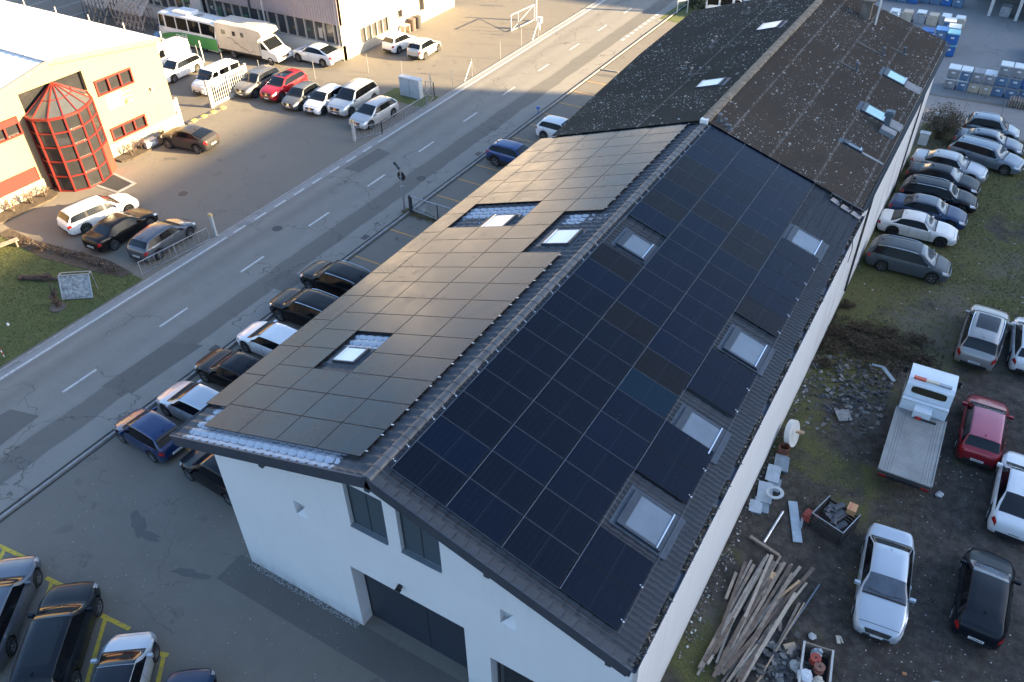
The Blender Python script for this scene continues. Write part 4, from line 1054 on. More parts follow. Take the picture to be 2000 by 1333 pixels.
# minibus
bus = car("bus", -54.0, 40.15, 180, 8.2, 2.2, 2.85, (.72, .74, .74), "white and green minibus parked below the factory windows", G1, 0, name="minibus", cat="minibus", seam=False, chrome=False, wb=4.4)
GREEN = M("bus_green", (.10, .34, .09), .35, 0, var=.05, coat=.5)
mb = MB()
for sd in (1, -1):
    P = []
    for (xx, zl, zh) in ((3.3, .5, .82), (2.2, .42, 1.14), (.6, .36, 1.36), (-2.0, .34, 1.42), (-4.0, .36, 1.42)):
        P += [(xx, sd * 1.112, zl), (xx, sd * 1.112, zh)]
    b = len(mb.v); mb.v += P; mb.m += [0] * 4; mb.f += [(b + 2 * i, b + 2 * i + 2, b + 2 * i + 3, b + 2 * i + 1) for i in range(4)]
mb.box((-4.13, 0, .85), (.02, 2.0, .9)); mb.build("side_stripe", GREEN, bus)
mb = MB(); mb.box((.6, 0, 2.93), (1.9, 1.4, .22)); mb.build("roof_unit", M("roof_unit_white", (.72, .73, .73), .5), bus)
mb = MB(); mb.box((-1.2, 0, 2.86), (.7, .6, .05)); mb.build("roof_hatch", M("hatch_grey", (.3, .28, .24), .6), bus)
def text(s_, size, m, parent=None, loc=(0, 0, 0), rot=(0, 0, 0), name="lettering", ext=.004):
    c = bpy.data.curves.new(name, 'FONT'); c.body = s_; c.size = size; c.extrude = ext; c.align_x = 'CENTER'; c.align_y = 'CENTER'; c.offset = .012; c.materials.append(m)
    tmp = bpy.data.objects.new(name, c); col.objects.link(tmp); bpy.context.view_layer.update(); dg = bpy.context.evaluated_depsgraph_get()
    me = bpy.data.meshes.new_from_object(tmp.evaluated_get(dg)); bpy.data.objects.remove(tmp)
    o = bpy.data.objects.new(name, me); col.objects.link(o); o.location = loc; o.rotation_euler = rot
    if parent: o.parent = parent
    return o
text("mobil", .66, WPAINT, bus, (.5, 1.135, 1.02), (R(90), 0, R(180)), ext=.012)

# horsebox lorry
hb = empty("horsebox", (-46.6, 40.35, 0), R(3)); tag(hb, "beige horsebox lorry with small side windows behind the minibus", "lorry", G1)
HBM = M("horsebox_beige", (.60, .52, .42), .5, 0, var=.12, sc_=.8, coat=.3)
mb = MB(); P = [(-3.3, .75), (-3.3, 3.0), (.9, 3.0), (1.9, 2.85), (2.1, 2.5), (1.5, 2.1), (1.5, .75)]
def ext(mb, prof, w0, w1, mi=0):
    n = len(prof); mb.add([(x, w0, z) for x, z in prof] + [(x, w1, z) for x, z in prof], [(i, (i + 1) % n, n + (i + 1) % n, n + i) for i in range(n)] + [tuple(range(n - 1, -1, -1)), tuple(range(n, 2 * n))], mi)
ext(mb, P, -1.1, 1.1); mb.box((-1, 0, .62), (5, 1.9, .22), mi=1); mb.build("box_body", [HBM, BLACKP], hb)
mb = MB(); ext(mb, [(1.52, .5), (1.52, 2.05), (1.75, 2.02), (2.55, 1.25), (3.15, 1.05), (3.35, .8), (3.35, .45)], -.98, .98); mb.build("cab", paint((.74, .74, .72), 0), hb)
mb = MB(); mb.quad((1.80, -.86, 2.0), (1.80, .86, 2.0), (2.52, .88, 1.305), (2.52, -.88, 1.305)); o = mb.build("windshield", GLASS, hb)
for s_ in (-1, 1):
    mb = MB()
    mb.add([(1.62, s_ * .987, 1.3), (2.35, s_ * .987, 1.3), (1.85, s_ * .987, 1.85), (1.62, s_ * .987, 1.85)], [(0, 1, 2, 3)]); mb.build("side_window", GLASS, hb)
    for (a, b) in ((-2.6, -2.15), (-1.35, -1.0), (-.4, -.05)):
        mb = MB(); mb.box(((a + b) / 2, s_ * 1.103, 2.3), (b - a, .02, .38)); mb.build("window", GLASS, hb)
    mb = MB(); mb.box((.72, s_ * 1.102, 1.6), (.62, .012, 1.5)); mb.build("side_door", M("horsebox_door", (.56, .49, .40), .5, sc_=1), hb)
    mb = MB()
    rnd = random.Random(4 + s_); px_, pz_ = -2.0, 1.9
    for q in range(9):
        nx, nz = px_ + rnd.uniform(.2, .42), pz_ + rnd.uniform(-.45, .25); mb.bar((px_, s_ * 1.106, pz_), (nx, s_ * 1.106, nz), .012, .05); px_, pz_ = nx, max(.9, min(2.1, nz))
    mb.build("painted_streaks", M("streak_grey", (.12, .11, .10), .6), hb)
    mb = MB(); mb.box((3.33, s_ * .72, .88), (.08, .32, .16)); mb.build("headlight", LAMP, hb)
mb = MB(); mb.box((3.36, 0, .72), (.03, .9, .2)); mb.build("grille", BLACKP, hb)
ty, rm = wheel_meshes(.37, .21, False)
for xw, off in ((2.45, .88), (-1.8, .95)):
    for sd in (1, -1):
        wo = bpy.data.objects.new("wheel", ty); col.objects.link(wo); wo.parent = hb; wo.location = (xw, sd * off, .37); wo.rotation_euler = (0, 0, 0 if sd > 0 else math.pi)
        ri = bpy.data.objects.new("rim", rm); col.objects.link(ri); ri.parent = wo

# flatbed recovery truck
tk = empty("flatbed_truck", (12.72, 19.7, 0), R(91)); tag(tk, "white recovery truck with empty aluminium flatbed and orange light bar", "truck", G6)
TW = paint((.66, .74, .80), 0)
mb = MB(); ext(mb, [(1.2, .55), (1.15, 1.55), (1.35, 2.1), (1.55, 2.22), (2.55, 2.22), (2.85, 2.1), (3.25, 1.35), (3.42, 1.1), (3.42, .45)], -.95, .95); mb.build("cab", TW, tk, smooth=True, ang=30)
mb = MB(); mb.quad((2.89, -.8, 2.03), (2.89, .8, 2.03), (3.22, .86, 1.44), (3.22, -.86, 1.44)); mb.build("windshield", GLASS, tk)
# rear window, rounded, on the sloping back of the cab
a0, a1 = Vector((1.148, 0, 1.55)), Vector((1.35, 0, 2.1)); dn = (a1 - a0).normalized(); nn = Vector((-dn.z, 0, dn.x))
P = []
for i in range(24):
    t_ = 2 * math.pi * i / 24; cx_, sx_ = math.cos(t_), math.sin(t_); yv = math.copysign(abs(cx_) ** .35, cx_) * .72; vv = math.copysign(abs(sx_) ** .4, sx_) * .16
    P.append(a0 + dn * (.36 + vv) + Vector((0, yv, 0)) + nn * .012)
mb = MB(); mb.add(P, [tuple(range(24))]); mb.build("rear_window", SGLASS, tk)
for sd in (1, -1):
    mb = MB(); mb.add([(1.5, sd * .957, 1.4), (3.05, sd * .957, 1.4), (2.75, sd * .957, 2.0), (1.55, sd * .957, 2.0)], [(0, 1, 2, 3)]); mb.build("side_window", GLASS, tk)
    mb = MB(); mb.box((2.95, sd * 1.12, 1.55), (.08, .16, .34)); mb.box((2.95, sd * 1.0, 1.6), (.03, .2, .03)); mb.build("mirror", BLACKP, tk)
mb = MB(); mb.box((1.62, .52, 2.28), (.16, .50, .11)); mb.build("light_bar", M("beacon_orange", (.62, .12, .06), .25, coat=.6), tk)
mb = MB(); mb.box((1.62, -.0, 2.28), (.15, .54, .10)); mb.build("light_bar_panel", M("beacon_cream", (.62, .56, .46), .4), tk)
mb = MB(); mb.box((1.62, -.52, 2.27), (.16, .5, .09)); mb.build("light_bar_rack", STEEL, tk)
mb = MB(); mb.box((1.02, 0, 1.22), (.16, 1.9, .62)); mb.box((.78, 0, 1.12), (.42, .72, .42)); mb.build("headboard", TW, tk)
mb = MB()
for k in range(19): mb.box((.935, -.85 + k * .094, 1.47), (.012, .045, .02))
mb.build("headboard_slots", BLACKP, tk)
mb = MB(); mb.box((.53, .08, 1.0), (.12, .22, .12)); mb.build("winch_hook", M("hook_red", (.4, .03, .02), .5), tk)
mb = MB(); mb.box((.53, -.2, .99), (.1, .9, .05)); mb.build("winch_plate", BLACKP, tk)
BED = M("alu_bed", (.30, .30, .285), .55, .45, var=.18, sc_=1.2)
mb = MB(); mb.box((-1.18, 0, .92), (4.2, 2.02, .07))
for s_ in (-1, 1): mb.box((-1.18, s_ * 1.02, .93), (4.2, .05, .13))
for k in range(26): mb.box((-3.2 + k * .16, 0, .957), (.01, 1.0, .006))
mb.build("flatbed", BED, tk)
mb = MB()
for s_ in (-1, 1):
    for q in range(3):
        for k in range(38): mb.box((-3.15 + k * .108 + .03 * (q % 2), s_ * (.60 + q * .11), .9575), (.055, .030, .005))
mb.build("bed_perforation", M("bed_holes", (.12, .13, .14), .7), tk)
mb = MB(); mb.box((-3.35, 0, .78), (.1, 1.95, .16)); mb.box((-1, 0, .72), (4, .8, .2)); mb.build("chassis", BLACKP, tk)
for s_ in (-1, 1):
    mb = MB(); mb.box((-3.405, s_ * .82, .80), (.03, .3, .1)); mb.build("tail_light", TAIL, tk)
for xw, off in ((2.5, .84), (-1.9, .8)):
    for sd in (1, -1):
        wo = bpy.data.objects.new("wheel", ty); col.objects.link(wo); wo.parent = tk; wo.location = (xw, sd * off, .37); wo.rotation_euler = (0, 0, 0 if sd > 0 else math.pi)
        ri = bpy.data.objects.new("rim", rm); col.objects.link(ri); ri.parent = wo

# ------------------------------------------------------------------ cream factory with the red glass bay
CREAM = render_mat("cream_render", (.36, .265, .15)); REDF = M("red_metal", (.20, .020, .016), .45, .1, var=.1)
fac = empty("factory_building", (0, 0, 0)); tag(fac, "cream rendered factory with pale metal roof and red window frames", "building")
XF = -41.35
def wall_x(mb, X0, ya, yb, top, ops, th=.35, bottom=0.0):
    ys_ = sorted(set([ya, yb, 18.37] + [v for o_ in ops for v in o_[:2]])); ys_ = [y for y in ys_ if ya <= y <= yb]
    for a, b in zip(ys_[:-1], ys_[1:]):
        zs = [bottom]
        for o_ in sorted(ops, key=lambda q: q[2]):
            if o_[0] <= a + 1e-6 and o_[1] >= b - 1e-6: zs += [o_[2], o_[3]]
        zs.append(None)
        for i in range(0, len(zs), 2):
            za, zb_ = zs[i], zs[i + 1]; ta, tb = (top(a), top(b)) if zb_ is None else (zb_, zb_)
            mb.quad((X0, a, za), (X0, b, za), (X0, b, tb), (X0, a, ta))
    for (a, b, c, d) in ops:
        X1 = X0 - th
        mb.quad((X0, a, c), (X1, a, c), (X1, a, d), (X0, a, d)); mb.quad((X0, b, c), (X0, b, d), (X1, b, d), (X1, b, c))
        mb.quad((X0, a, c), (X0, b, c), (X1, b, c), (X1, a, c)); mb.quad((X0, a, d), (X1, a, d), (X1, b, d), (X0, b, d))
def ftop(y): return 7.80 - (y - 18.37) * .139 if y > 18.37 else 7.80 - (18.37 - y) * .205
fops = [(21.08, 24.05, 4.42, 5.5), (21.08, 24.05, 1.14, 2.08), (12.2, 15.25, 4.1, 5.3), (12.0, 15.17, .84, 1.86), (15.9, 20.5, 5.1, 6.45)]
mb = MB(); wall_x(mb, XF, 4.0, 26.7, ftop, fops); mb.build("front_wall", CREAM, fac)
mb = MB(); mb.quad((XF, 26.7, 0), (XF - 40, 26.7, 0), (XF - 40, 26.7, 6.6), (XF, 26.7, 6.6)); mb.build("side_wall", CREAM, fac)
mb = MB(); mb.box((XF + .06, 9.5, .45), (.12, 11.6, .95)); mb.box((XF + .06, 23.5, .5), (.12, 6.4, 1.05)); mb.build("plinth", render_mat("plinth_render", (.42, .38, .31)), fac)
RW = M("factory_roof_sheet", (.80, .79, .76), .45, .1, var=.05, sc_=.5)
mb = MB(); ny = 150
for (ya, za, yb, zb2) in ((26.95, 6.66, 18.37, 7.86), (18.37, 7.86, 3.0, 4.7)):
    pass
def frf(y): return ftop(y) + .06
mb = MB()
for (ya, yb) in ((26.95, 18.40), (18.34, 3.0)):
    n_ = 130; P = []
    for i in range(n_ + 1):
        x = XF + .25 - 48 * i / n_
        for y in (ya, yb): P.append((x, y, frf(y) + .03 * (i % 2)))
    mb.add(P, [(2 * i, 2 * i + 1, 2 * i + 3, 2 * i + 2) for i in range(n_)])
mb.build("roof", RW, fac)
mb = MB()
for k in range(45): mb.box((XF - k * 1.06, 18.37, frf(18.37) + .06), (1.0, .5, .07))
mb.build("ridge_flashing", M("ridge_sheet", (.66, .64, .62), .5), fac)
mb = MB(); mb.bar((XF + .3, 26.95, frf(26.95) - .10), (XF + .3, 18.37, frf(18.37) - .10), .12, .30); mb.bar((XF + .3, 18.37, frf(18.37) - .10), (XF + .3, 3.0, frf(3.0) - .10), .12, .30); mb.build("verge_trim", M("verge_tan", (.32, .23, .13), .6), fac)
mb = MB(); mb.box((XF - 20, 27.02, 6.55), (41, .14, .16)); mb.build("gutter", M("gutter_pale", (.5, .47, .42), .5), fac)
DGL = glass_mat("window_glass", (.018, .018, .02), .05, .3)
def win_x(y0, y1, z0, z1, n, X0=XF - .06, shutter=0, parent=fac, m=REDF):
    mb = MB(); f = .10; X1 = X0 + .06
    mb.box((X0 + .08, (y0 + y1) / 2, z1 - f / 2), (.2, y1 - y0 + .02, f)); mb.box((X0 + .08, (y0 + y1) / 2, z0 + f / 2), (.2, y1 - y0 + .02, f))
    for i in range(n + 1):
        y = y0 + f / 2 + (y1 - y0 - f) * i / n; mb.box((X0 + .08, y, (z0 + z1) / 2), (.18, f, z1 - z0 - 2 * f))
    wn = mb.build("window", m, parent)
    mb = MB()
    mb.box((X0 - .02, (y0 + y1) / 2, (z0 + z1) / 2), (.02, y1 - y0 - .1, z1 - z0 - .1)); mb.build("pane", DGL, wn)
    if shutter: mb = MB(); mb.box((X0 + .10, (y0 + y1) / 2, z1 - shutter / 2), (.12, y1 - y0 - .02, shutter)); mb.build("shutter_box", REDF, wn)
win_x(*fops[0], 3); win_x(*fops[1], 3); win_x(*fops[2], 3, shutter=.42)
mb = MB(); mb.box((XF - .1, 13.6, 1.35), (.06, 3.12, 1.0)); mb.build("red_shutter", M("red_shutter", (.30, .018, .014), .5, sc_=8), fac)
mb = MB(); mb.box((XF - .34, 18.2, 5.78), (.02, 4.6, 1.35)); mb.build("dark_recess", DGL, fac)
mb = MB(); mb.box((XF + .02, 22.18, 3.80), (.04, 1.3, 1.0)); mb.build("sign_board", WPAINT, fac)
mb = MB()
for k, z_ in enumerate((4.22, 4.05, 3.88, 3.71, 3.54, 3.37)): mb.box((XF + .02, 23.2, z_), (.04, .72, .10), mi=k % 2)
mb.build("tenant_plates", [M("plate_tan", (.30, .20, .11), .5), M("plate_cream", (.45, .38, .28), .5)], fac)
mb = MB(); mb.box((XF + .06, 22.95, 3.40), (.05, .26, .2)); mb.build("arrow_sign", M("arrow_orange", (.4, .08, .03), .5), fac)
mb = MB(); mb.box((XF + .1, 25.2, 3.55), (.2, .16, .22)); mb.build("wall_lamp", M("lamp_grey", (.4, .38, .34), .5), fac)
# glazed stair bay
bay = empty("glass_bay"); bay.parent = fac
B = [(-41.3, 15.75), (-40.45, 15.66), (-39.55, 16.15), (-39.08, 16.95), (-39.0, 17.95), (-39.38, 18.9), (-39.95, 19.75), (-41.3, 20.35)]
ZL = [0.05, 1.1, 2.15, 3.15, 4.1, 5.05]; AP = (-41.25, 18.25, 6.45)
fr = MB(); T_ = .11
for (x, y) in B: fr.cyl((x, y, 0), (x, y, 5.1), .065, n=6)
for z_ in ZL:
    for a, b in zip(B[:-1], B[1:]): fr.bar((a[0], a[1], z_), (b[0], b[1], z_), .08 if z_ < 5 else .13, .08 if z_ < 5 else .15)
for i, (x, y) in enumerate(B):
    fr.bar((x, y, 5.08), AP, .065, .07)
for a, b in zip(B[:-1], B[1:]):
    m_ = ((a[0] + b[0]) / 2, (a[1] + b[1]) / 2)
    q_ = Vector((m_[0], m_[1], 5.08)).lerp(Vector(AP), .52); p0_ = Vector((a[0], a[1], 5.08)).lerp(Vector(AP), .5); p1_ = Vector((b[0], b[1], 5.08)).lerp(Vector(AP), .5); fr.bar(p0_, p1_, .04, .04)
fr.build("bay_frame", REDF, bay)
mb = MB(); fr2 = MB()
gi = 0
for a, b in zip(B[:-1], B[1:]):
    for z0_, z1_ in zip(ZL[:-1], ZL[1:]):
        c = Vector(((a[0] + b[0]) / 2, (a[1] + b[1]) / 2, 0)); 
        P = [(a[0], a[1], z0_ + .04), (b[0], b[1], z0_ + .04), (b[0], b[1], z1_ - .04), (a[0], a[1], z1_ - .04)]
        ctr = Vector((-40.6, 18.0, 0)); P = [Vector(p) + (Vector((ctr.x, ctr.y, p[2])) - Vector(p)) * .025 for p in P]
        if (a[1] > 18.8 and a[1] < 19.5 and z1_ < 2.3): continue
        mb.add(P, [(0, 1, 2, 3)])
mb.build("bay_glazing", DGL, bay)
BRG = glass_mat("roof_glass", (.055, .06, .062), .15, .6)
mb = MB()
for a, b in zip(B[:-1], B[1:]): mb.add([(a[0], a[1], 5.06), (b[0], b[1], 5.06), (AP[0], AP[1], AP[2] - .03)], [(0, 1, 2)])
mb.build("bay_roof_glass", BRG, bay)
mb = MB(); mb.bar((-39.42, 18.95, 1.05), (-39.9, 19.72, 1.05), .12, 2.1); mb.build("entrance_door", M("door_red", (.5, .05, .035), .4, coat=.3), bay)
mb = MB(); mb.box((-40.9, 18.1, .4), (.7, 3.6, .8)); mb.build("stair_core", M("core_dark", (.05, .04, .04), .8), bay)
mb = MB(); mb.add([(-39.3, 17.5, .03), (-39.3, 19.0, .03), (-37.1, 18.75, .03), (-37.1, 17.55, .03)], [(0, 1, 2, 3)], 1)
mb.prism([(-39.5, 17.3), (-36.9, 17.35), (-36.9, 18.95), (-39.5, 19.2)], 0, .026, 0)
o = tag(mb.build("entrance_mat", [CONC, M("mat_dark", (.035, .035, .035), .95)]), "dark doormat set in a pale concrete slab at the red glass bay", "doormat")
for i, poly in enumerate(([(-41.3, 20.5), (-40.3, 20.5), (-39.95, 21.2), (-40.1, 24.6), (-41.3, 25.2)], [(-41.3, 15.5), (-40.1, 15.3), (-39.9, 14.6), (-40.1, 9), (-41.3, 9)])):
    mb = MB(); mb.prism(poly, 0, .12); o = mb.build("planting_bed", SOILM); o["kind"] = "structure"
mb = MB(); mb.box((-40.4, 23.2, .4), (.5, 1.0, .45)); mb.box((-40.12, 23.2, .42), (.02, .5, .18), mi=1)
tag(mb.build("meter_box", [M("meter_grey", (.33, .35, .38), .5), PLATE]), "low grey meter box in the bed under the factory window", "utility box")

# ------------------------------------------------------------------ plants
LEAFG = M("leaf_green", (.055, .075, .028), .8, var=.5, sc_=6); LEAFD = M("leaf_dark_green", (.030, .042, .020), .85, var=.5, sc_=6); LEAFR = M("leaf_russet", (.13, .06, .045), .85, var=.5, sc_=6)
TWIG = M("twig_brown", (.11, .085, .065), .9, var=.3); STRAW = M("dry_stalks", (.22, .175, .115), .9, var=.4, sc_=6)
def bush(name, c, rx, ry, h, n, mats, label, cat="bush", group=None, leaf=.06, twigs=24, seed=1, stem=TWIG):
    rnd = random.Random(seed); e = empty(name, c); tag(e, label, cat, group)
    mb = MB(); tips = []
    for i in range(twigs):
        a = rnd.uniform(0, 6.283); r_ = rnd.uniform(.2, 1) ** .6; t_ = Vector((rx * r_ * math.cos(a), ry * r_ * math.sin(a), h * rnd.uniform(.5, 1.05) * (1.05 - .4 * r_)))
        b0 = Vector((rnd.uniform(-.15, .15) * rx, rnd.uniform(-.15, .15) * ry, 0)); m_ = b0.lerp(t_, .5) + Vector((rnd.gauss(0, .06), rnd.gauss(0, .06), h * .1))
        mb.cyl(b0, m_, .018, .012, n=4, caps=False); mb.cyl(m_, t_, .012, .004, n=4, caps=False); tips += [t_, m_.lerp(t_, .6), m_]
        for q in range(3):
            s_ = m_.lerp(t_, rnd.uniform(.1, .9)); e2 = s_ + Vector((rnd.gauss(0, .16) * rx, rnd.gauss(0, .16) * ry, rnd.uniform(0, .25) * h)); mb.cyl(s_, e2, .007, .003, n=3, caps=False); tips.append(e2)
    mb.build("stem", stem, e)
    mb = MB()
    for i in range(n):
        t_ = rnd.choice(tips); p = t_ + Vector((rnd.gauss(0, .10) * rx, rnd.gauss(0, .10) * ry, rnd.gauss(0, .08) * h)); p.z = max(.03, p.z)
        s_ = leaf * rnd.uniform(.5, 1.3); q = Matrix.Rotation(rnd.random() * 6.28, 3, Vector((rnd.gauss(0, 1), rnd.gauss(0, 1), rnd.gauss(0, 1))).normalized())
        mb.add([p + q @ Vector(v) for v in ((-s_, 0, 0), (0, -s_ * .5, 0), (s_, 0, 0), (0, s_ * .5, 0))], [(0, 1, 2, 3)], rnd.randrange(len(mats)) if rnd.random() < .4 else 0)
    if n: mb.build("foliage", mats, e)
    return e
bush("shrub", (8.75, 52.4, 0), 1.45, 1.55, 2.4, 5200, [M("leaf_olive", (.085, .075, .045), .85, var=.5), LEAFR, LEAFG], "large straggly russet-green shrub between the old wall and the far cars", "shrub", seed=4, twigs=60)
hp = [(-17.4, 71.8, 1.0, 1.3, LEAFD, "dark green bush next to the roadside signboard"), (-16.2, 73.2, 1.2, 1.5, M("leaf_yellow", (.30, .24, .07), .8, var=.4), "yellowing bush behind the dark green one"), (-15.6, 70.6, .9, 1.2, LEAFD, "dark green bush nearest the old roof edge"), (-15.9, 76.4, 1.3, 1.4, M("leaf_yellow", (.3, .24, .07)), "yellow bush farthest up the road")]
for i, (x, y, r_, h_, m_, lb) in enumerate(hp): bush("roadside_bush", (x, y, 0), r_, r_, h_, 1500, [m_, LEAFG, LEAFR], lb, "bush", "bushes by the roadside sign", leaf=.09, twigs=20, seed=30 + i)
sheet("grass_verge", [(-19.2, 67.4), (-16.4, 66.9), (-9, 69), (-9, 100), (-18.6, 100)], .01, LAWNM)
wb_ = [(8.3, 25.9, .8, .5), (9.5, 25.2, .9, .55), (10.7, 25.8, .8, .5), (8.2, 24.3, .6, .5), (11.7, 27.2, .7, .4), (9.0, 26.7, .7, .45), (8.1, 22.9, .45, .5), (12.1, 25.6, .6, .35), (7.95, 28.4, .35, .35), (10.2, 27.0, .7, .35)]
for i, (x, y, r_, h_) in enumerate(wb_):
    bush("weed_bush", (x, y, 0), r_ * 1.1, r_ * .8, h_, 900, [M("weed_brown", (.075, .055, .035), .9, var=.5), LEAFD, LEAFR], "low brown-green weed bush, %s of the tangle below the white wall" % ORD[i], "weeds", "weed bushes beside the white wall", leaf=.045, twigs=26, seed=60 + i)
fb = [(-40.5, 21.6), (-40.6, 22.6), (-40.5, 24.3), (-40.6, 12.4), (-40.5, 13.6), (-40.5, 14.6), (-40.6, 11.2)]
for i, (x, y) in enumerate(fb): bush("climbing_shrub", (x, y, .1), .35, .5, 1.1, 260, [LEAFR, STRAW, LEAFG], "bare thin shrub, %s along the foot of the cream factory" % ORD[i], "shrub", "thin shrubs at the factory plinth", leaf=.05, twigs=16, seed=80 + i)
bb = [(-29.4, 11.1), (-30.8, 11.1), (-32.2, 11.0), (-33.6, 10.8), (-35.1, 10.5), (-36.6, 10.5)]
for i, (x, y) in enumerate(bb): bush("dry_plant", (x, y, .04), .75, .35, .38, 420, [M("dead_brown", (.10, .075, .055), .9, var=.5), STRAW, LEAFR], "withered plant clump, %s in the bed between lawn and car park" % ORD[i], "plant", "withered plants in the lawn bed", leaf=.05, twigs=22, seed=90 + i)
# grass tufts (uncountable): lawn and yard
def tufts(name, n, area, h, mats, z=.0, seed=1, dens=None):
    rnd = random.Random(seed); mb = MB(); k = 0
    while k < n:
        x, y = area(rnd)
        if dens and rnd.random() > dens(x, y): k += .25; continue
        k += 1
        for q in range(4):
            a = rnd.uniform(0, 6.28); l_ = h * rnd.uniform(.5, 1.3); b_ = Vector((x + rnd.gauss(0, .03), y + rnd.gauss(0, .03), z)); d = Vector((math.cos(a), math.sin(a), 0)); t_ = b_ + d * l_ * .55 + Vector((0, 0, l_ * .8)); s_ = Vector((-d.y, d.x, 0)) * .012
            mb.add([b_ - s_, b_ + s_, t_], [(0, 1, 2)], rnd.randrange(len(mats)) if rnd.random() < .5 else 0)
    o = mb.build(name, mats); tag(o, kind="stuff"); return o
def inpoly(x, y, P):
    c = False; n = len(P)
    for i in range(n):
        x0, y0_ = P[i]; x1, y1 = P[(i + 1) % n]
        if (y0_ > y) != (y1 > y) and x < (x1 - x0) * (y - y0_) / (y1 - y0_) + x0: c = not c
    return c
def lawn_area(r):
    while True:
        x, y = r.uniform(-40.2, -27.2), r.uniform(0, 11.6)
        if inpoly(x, y, lawn_poly): return x, y
GA = M("grass_blade", (.10, .105, .04), .9, var=.4); GB = M("grass_blade_dry", (.20, .17, .09), .9, var=.3); GC = M("grass_blade_dark", (.05, .065, .022), .9, var=.3)
tufts("lawn_grass", 15000, lawn_area, .06, [GA, GB, GC], .02, 1)
tufts("scrub", 4200, lambda r: (min(13, max(7.6, r.gauss(9.6, 1.5))), r.gauss(25.6, 1.0)), .16, [M("scrub_brown", (.075, .058, .038), .95, var=.4), STRAW, LEAFD], .004, 12)
tufts("yard_grass", 17000, lambda r: (7.6 + 11.5 * r.random() ** 1.0, r.uniform(13, 53)), .07, [GA, GB, GC], .004, 2,
      dens=lambda x, y: max(.02, min(1, (y - 24) / 10)) * (.35 + .65 * (math.sin(x * 1.1 + y * .5) * math.sin(y * .8 - x * .4) > -.15)) if y > 24 else (.5 if (x < 11 and 13.5 < y < 19.5) or (12 < x < 14 and 14.5 < y < 17) else .04))

# ------------------------------------------------------------------ pale factory building with the long window strip
wf = empty("workshop_building", (0, 0, 0)); tag(wf, "long low workshop with grey cladding and a strip of windows", "building")
YW = 43.5; XW = -39.1
CLAD = M("cladding_mauve_grey", (.40, .34, .34), .6, .1, var=.06, sc_=1)
mb = MB(); mb.box(((XW - 75) / 2 - 0, YW + .2, .62), (abs(-75 - XW), .4, 1.24)); mb.build("plinth_wall", render_mat("old_white_render", (.72, .70, .66)), wf)
mb = MB(); mb.box(((XW - 75) / 2, YW + .1, 4.35), (abs(-75 - XW), .35, 2.5))
for k in range(118): mb.box((XW - .2 - k * .3, YW - .09, 4.35), (.10, .04, 2.46))
mb.build("cladding", CLAD, wf)
mb = MB(); mb.box(((XW - 75) / 2, YW + .27, 2.15), (abs(-75 - XW) - .4, .05, 1.9)); mb.build("window_glass", glass_mat("workshop_glass", (.05, .05, .05), .08, .9), wf)
mb = MB()
k = 0; x = XW - .9
while x > -72: mb.box((x, YW + .2, 2.15), (.10, .25, 1.86)); x -= 1.12
mb.box(((XW - 75) / 2, YW + .16, 3.07), (abs(-75 - XW), .3, .07)); mb.box(((XW - 75) / 2, YW + .13, 1.27), (abs(-75 - XW), .36, .06)); mb.build("window_mullions", M("mullion_beige", (.52, .46, .38), .6), wf)
mb = MB()
rnd = random.Random(8)
for k in range(26):
    x = rnd.uniform(-70, XW - 1); mb.box((x, YW + .238, rnd.uniform(1.4, 2.6)), (rnd.uniform(.3, .9), .02, rnd.uniform(.2, .9)), mi=k % 3)
mb.build("things_behind_glass", [M("inside_pale", (.5, .45, .38), .8), M("inside_brown", (.2, .12, .06), .8), M("inside_green", (.07, .16, .08), .8)], wf)
mb = MB(); mb.box((XW - .3, YW - .02, 3.2), (.12, .12, 6.0)); mb.build("corner_trim", M("panel_pale", (.56, .52, .47), .6), wf); mb = MB(); mb.box((-56.9, YW - .06, 2.2), (1.4, .2, 1.85)); mb.build("wall_panel", M("panel_pale", (.56, .52, .47), .6), wf)
mb = MB(); mb.box((-49.6, YW - .18, 3.4), (.14, .14, 5.0)); mb.build("downpipe", M("downpipe_dark", (.06, .065, .07), .5), wf)
wgops = [(46.0, 50.2, .75, 2.05), (51.6, 52.3, 1.4, 2.1), (55.0, 55.8, 1.1, 3.4)]
mb = MB(); ys_ = [YW - .05, 46.0, 50.2, 51.6, 52.3, 55.0, 55.8, 61.0]
def wt(y): return 5.7
mbw = MB(); wall_x(mbw, XW, YW - .04, 61.0, wt, wgops, .3); mbw.build("gable_wall", render_mat("gable_white", (.50, .44, .35)), wf)
for op in wgops[:1]:
    mb = MB(); mb.box((XW - .25, 48.1, 1.4), (.02, 4.2, 1.3)); pn = mb.build("window", glass_mat("workshop_glass", (.05, .05, .05)), wf)
    mb = MB()
    for q in range(6): mb.box((XW - .12, 46.05 + q * .82, 1.4), (.1, .08, 1.3))
    mb.build("mullion", M("mullion_beige", (.52, .46, .38)), pn)
mb = MB(); mb.box((XW - .25, 51.95, 1.75), (.02, .7, .7)); mb.box((XW - .25, 55.4, 2.2), (.02, .8, 2.3)); mb.build("dark_opening", DGL, wf)
mb = MB(); mb.box((XW - .3, YW - .1, 5.72), (1.6, .5, .16)); mb.box(((XW - 75) / 2, YW - .05, 5.66), (abs(-75 - XW), .5, .12)); mb.build("eaves_trim", M("trim_maroon", (.22, .035, .04), .5), wf)
mb = MB(); n_ = 160; P = []
for i in range(n_ + 1):
    x = XW + .1 - 36 * i / n_
    for (y, z_) in ((YW - .3, 5.78), (61.2, 6.6)): P.append((x, y, z_ + .05 * (i % 2)))
mb.add(P, [(2 * i, 2 * i + 1, 2 * i + 3, 2 * i + 2) for i in range(n_)]); mb.build("roof", M("workshop_roof", (.40, .38, .36), .7, var=.2), wf)
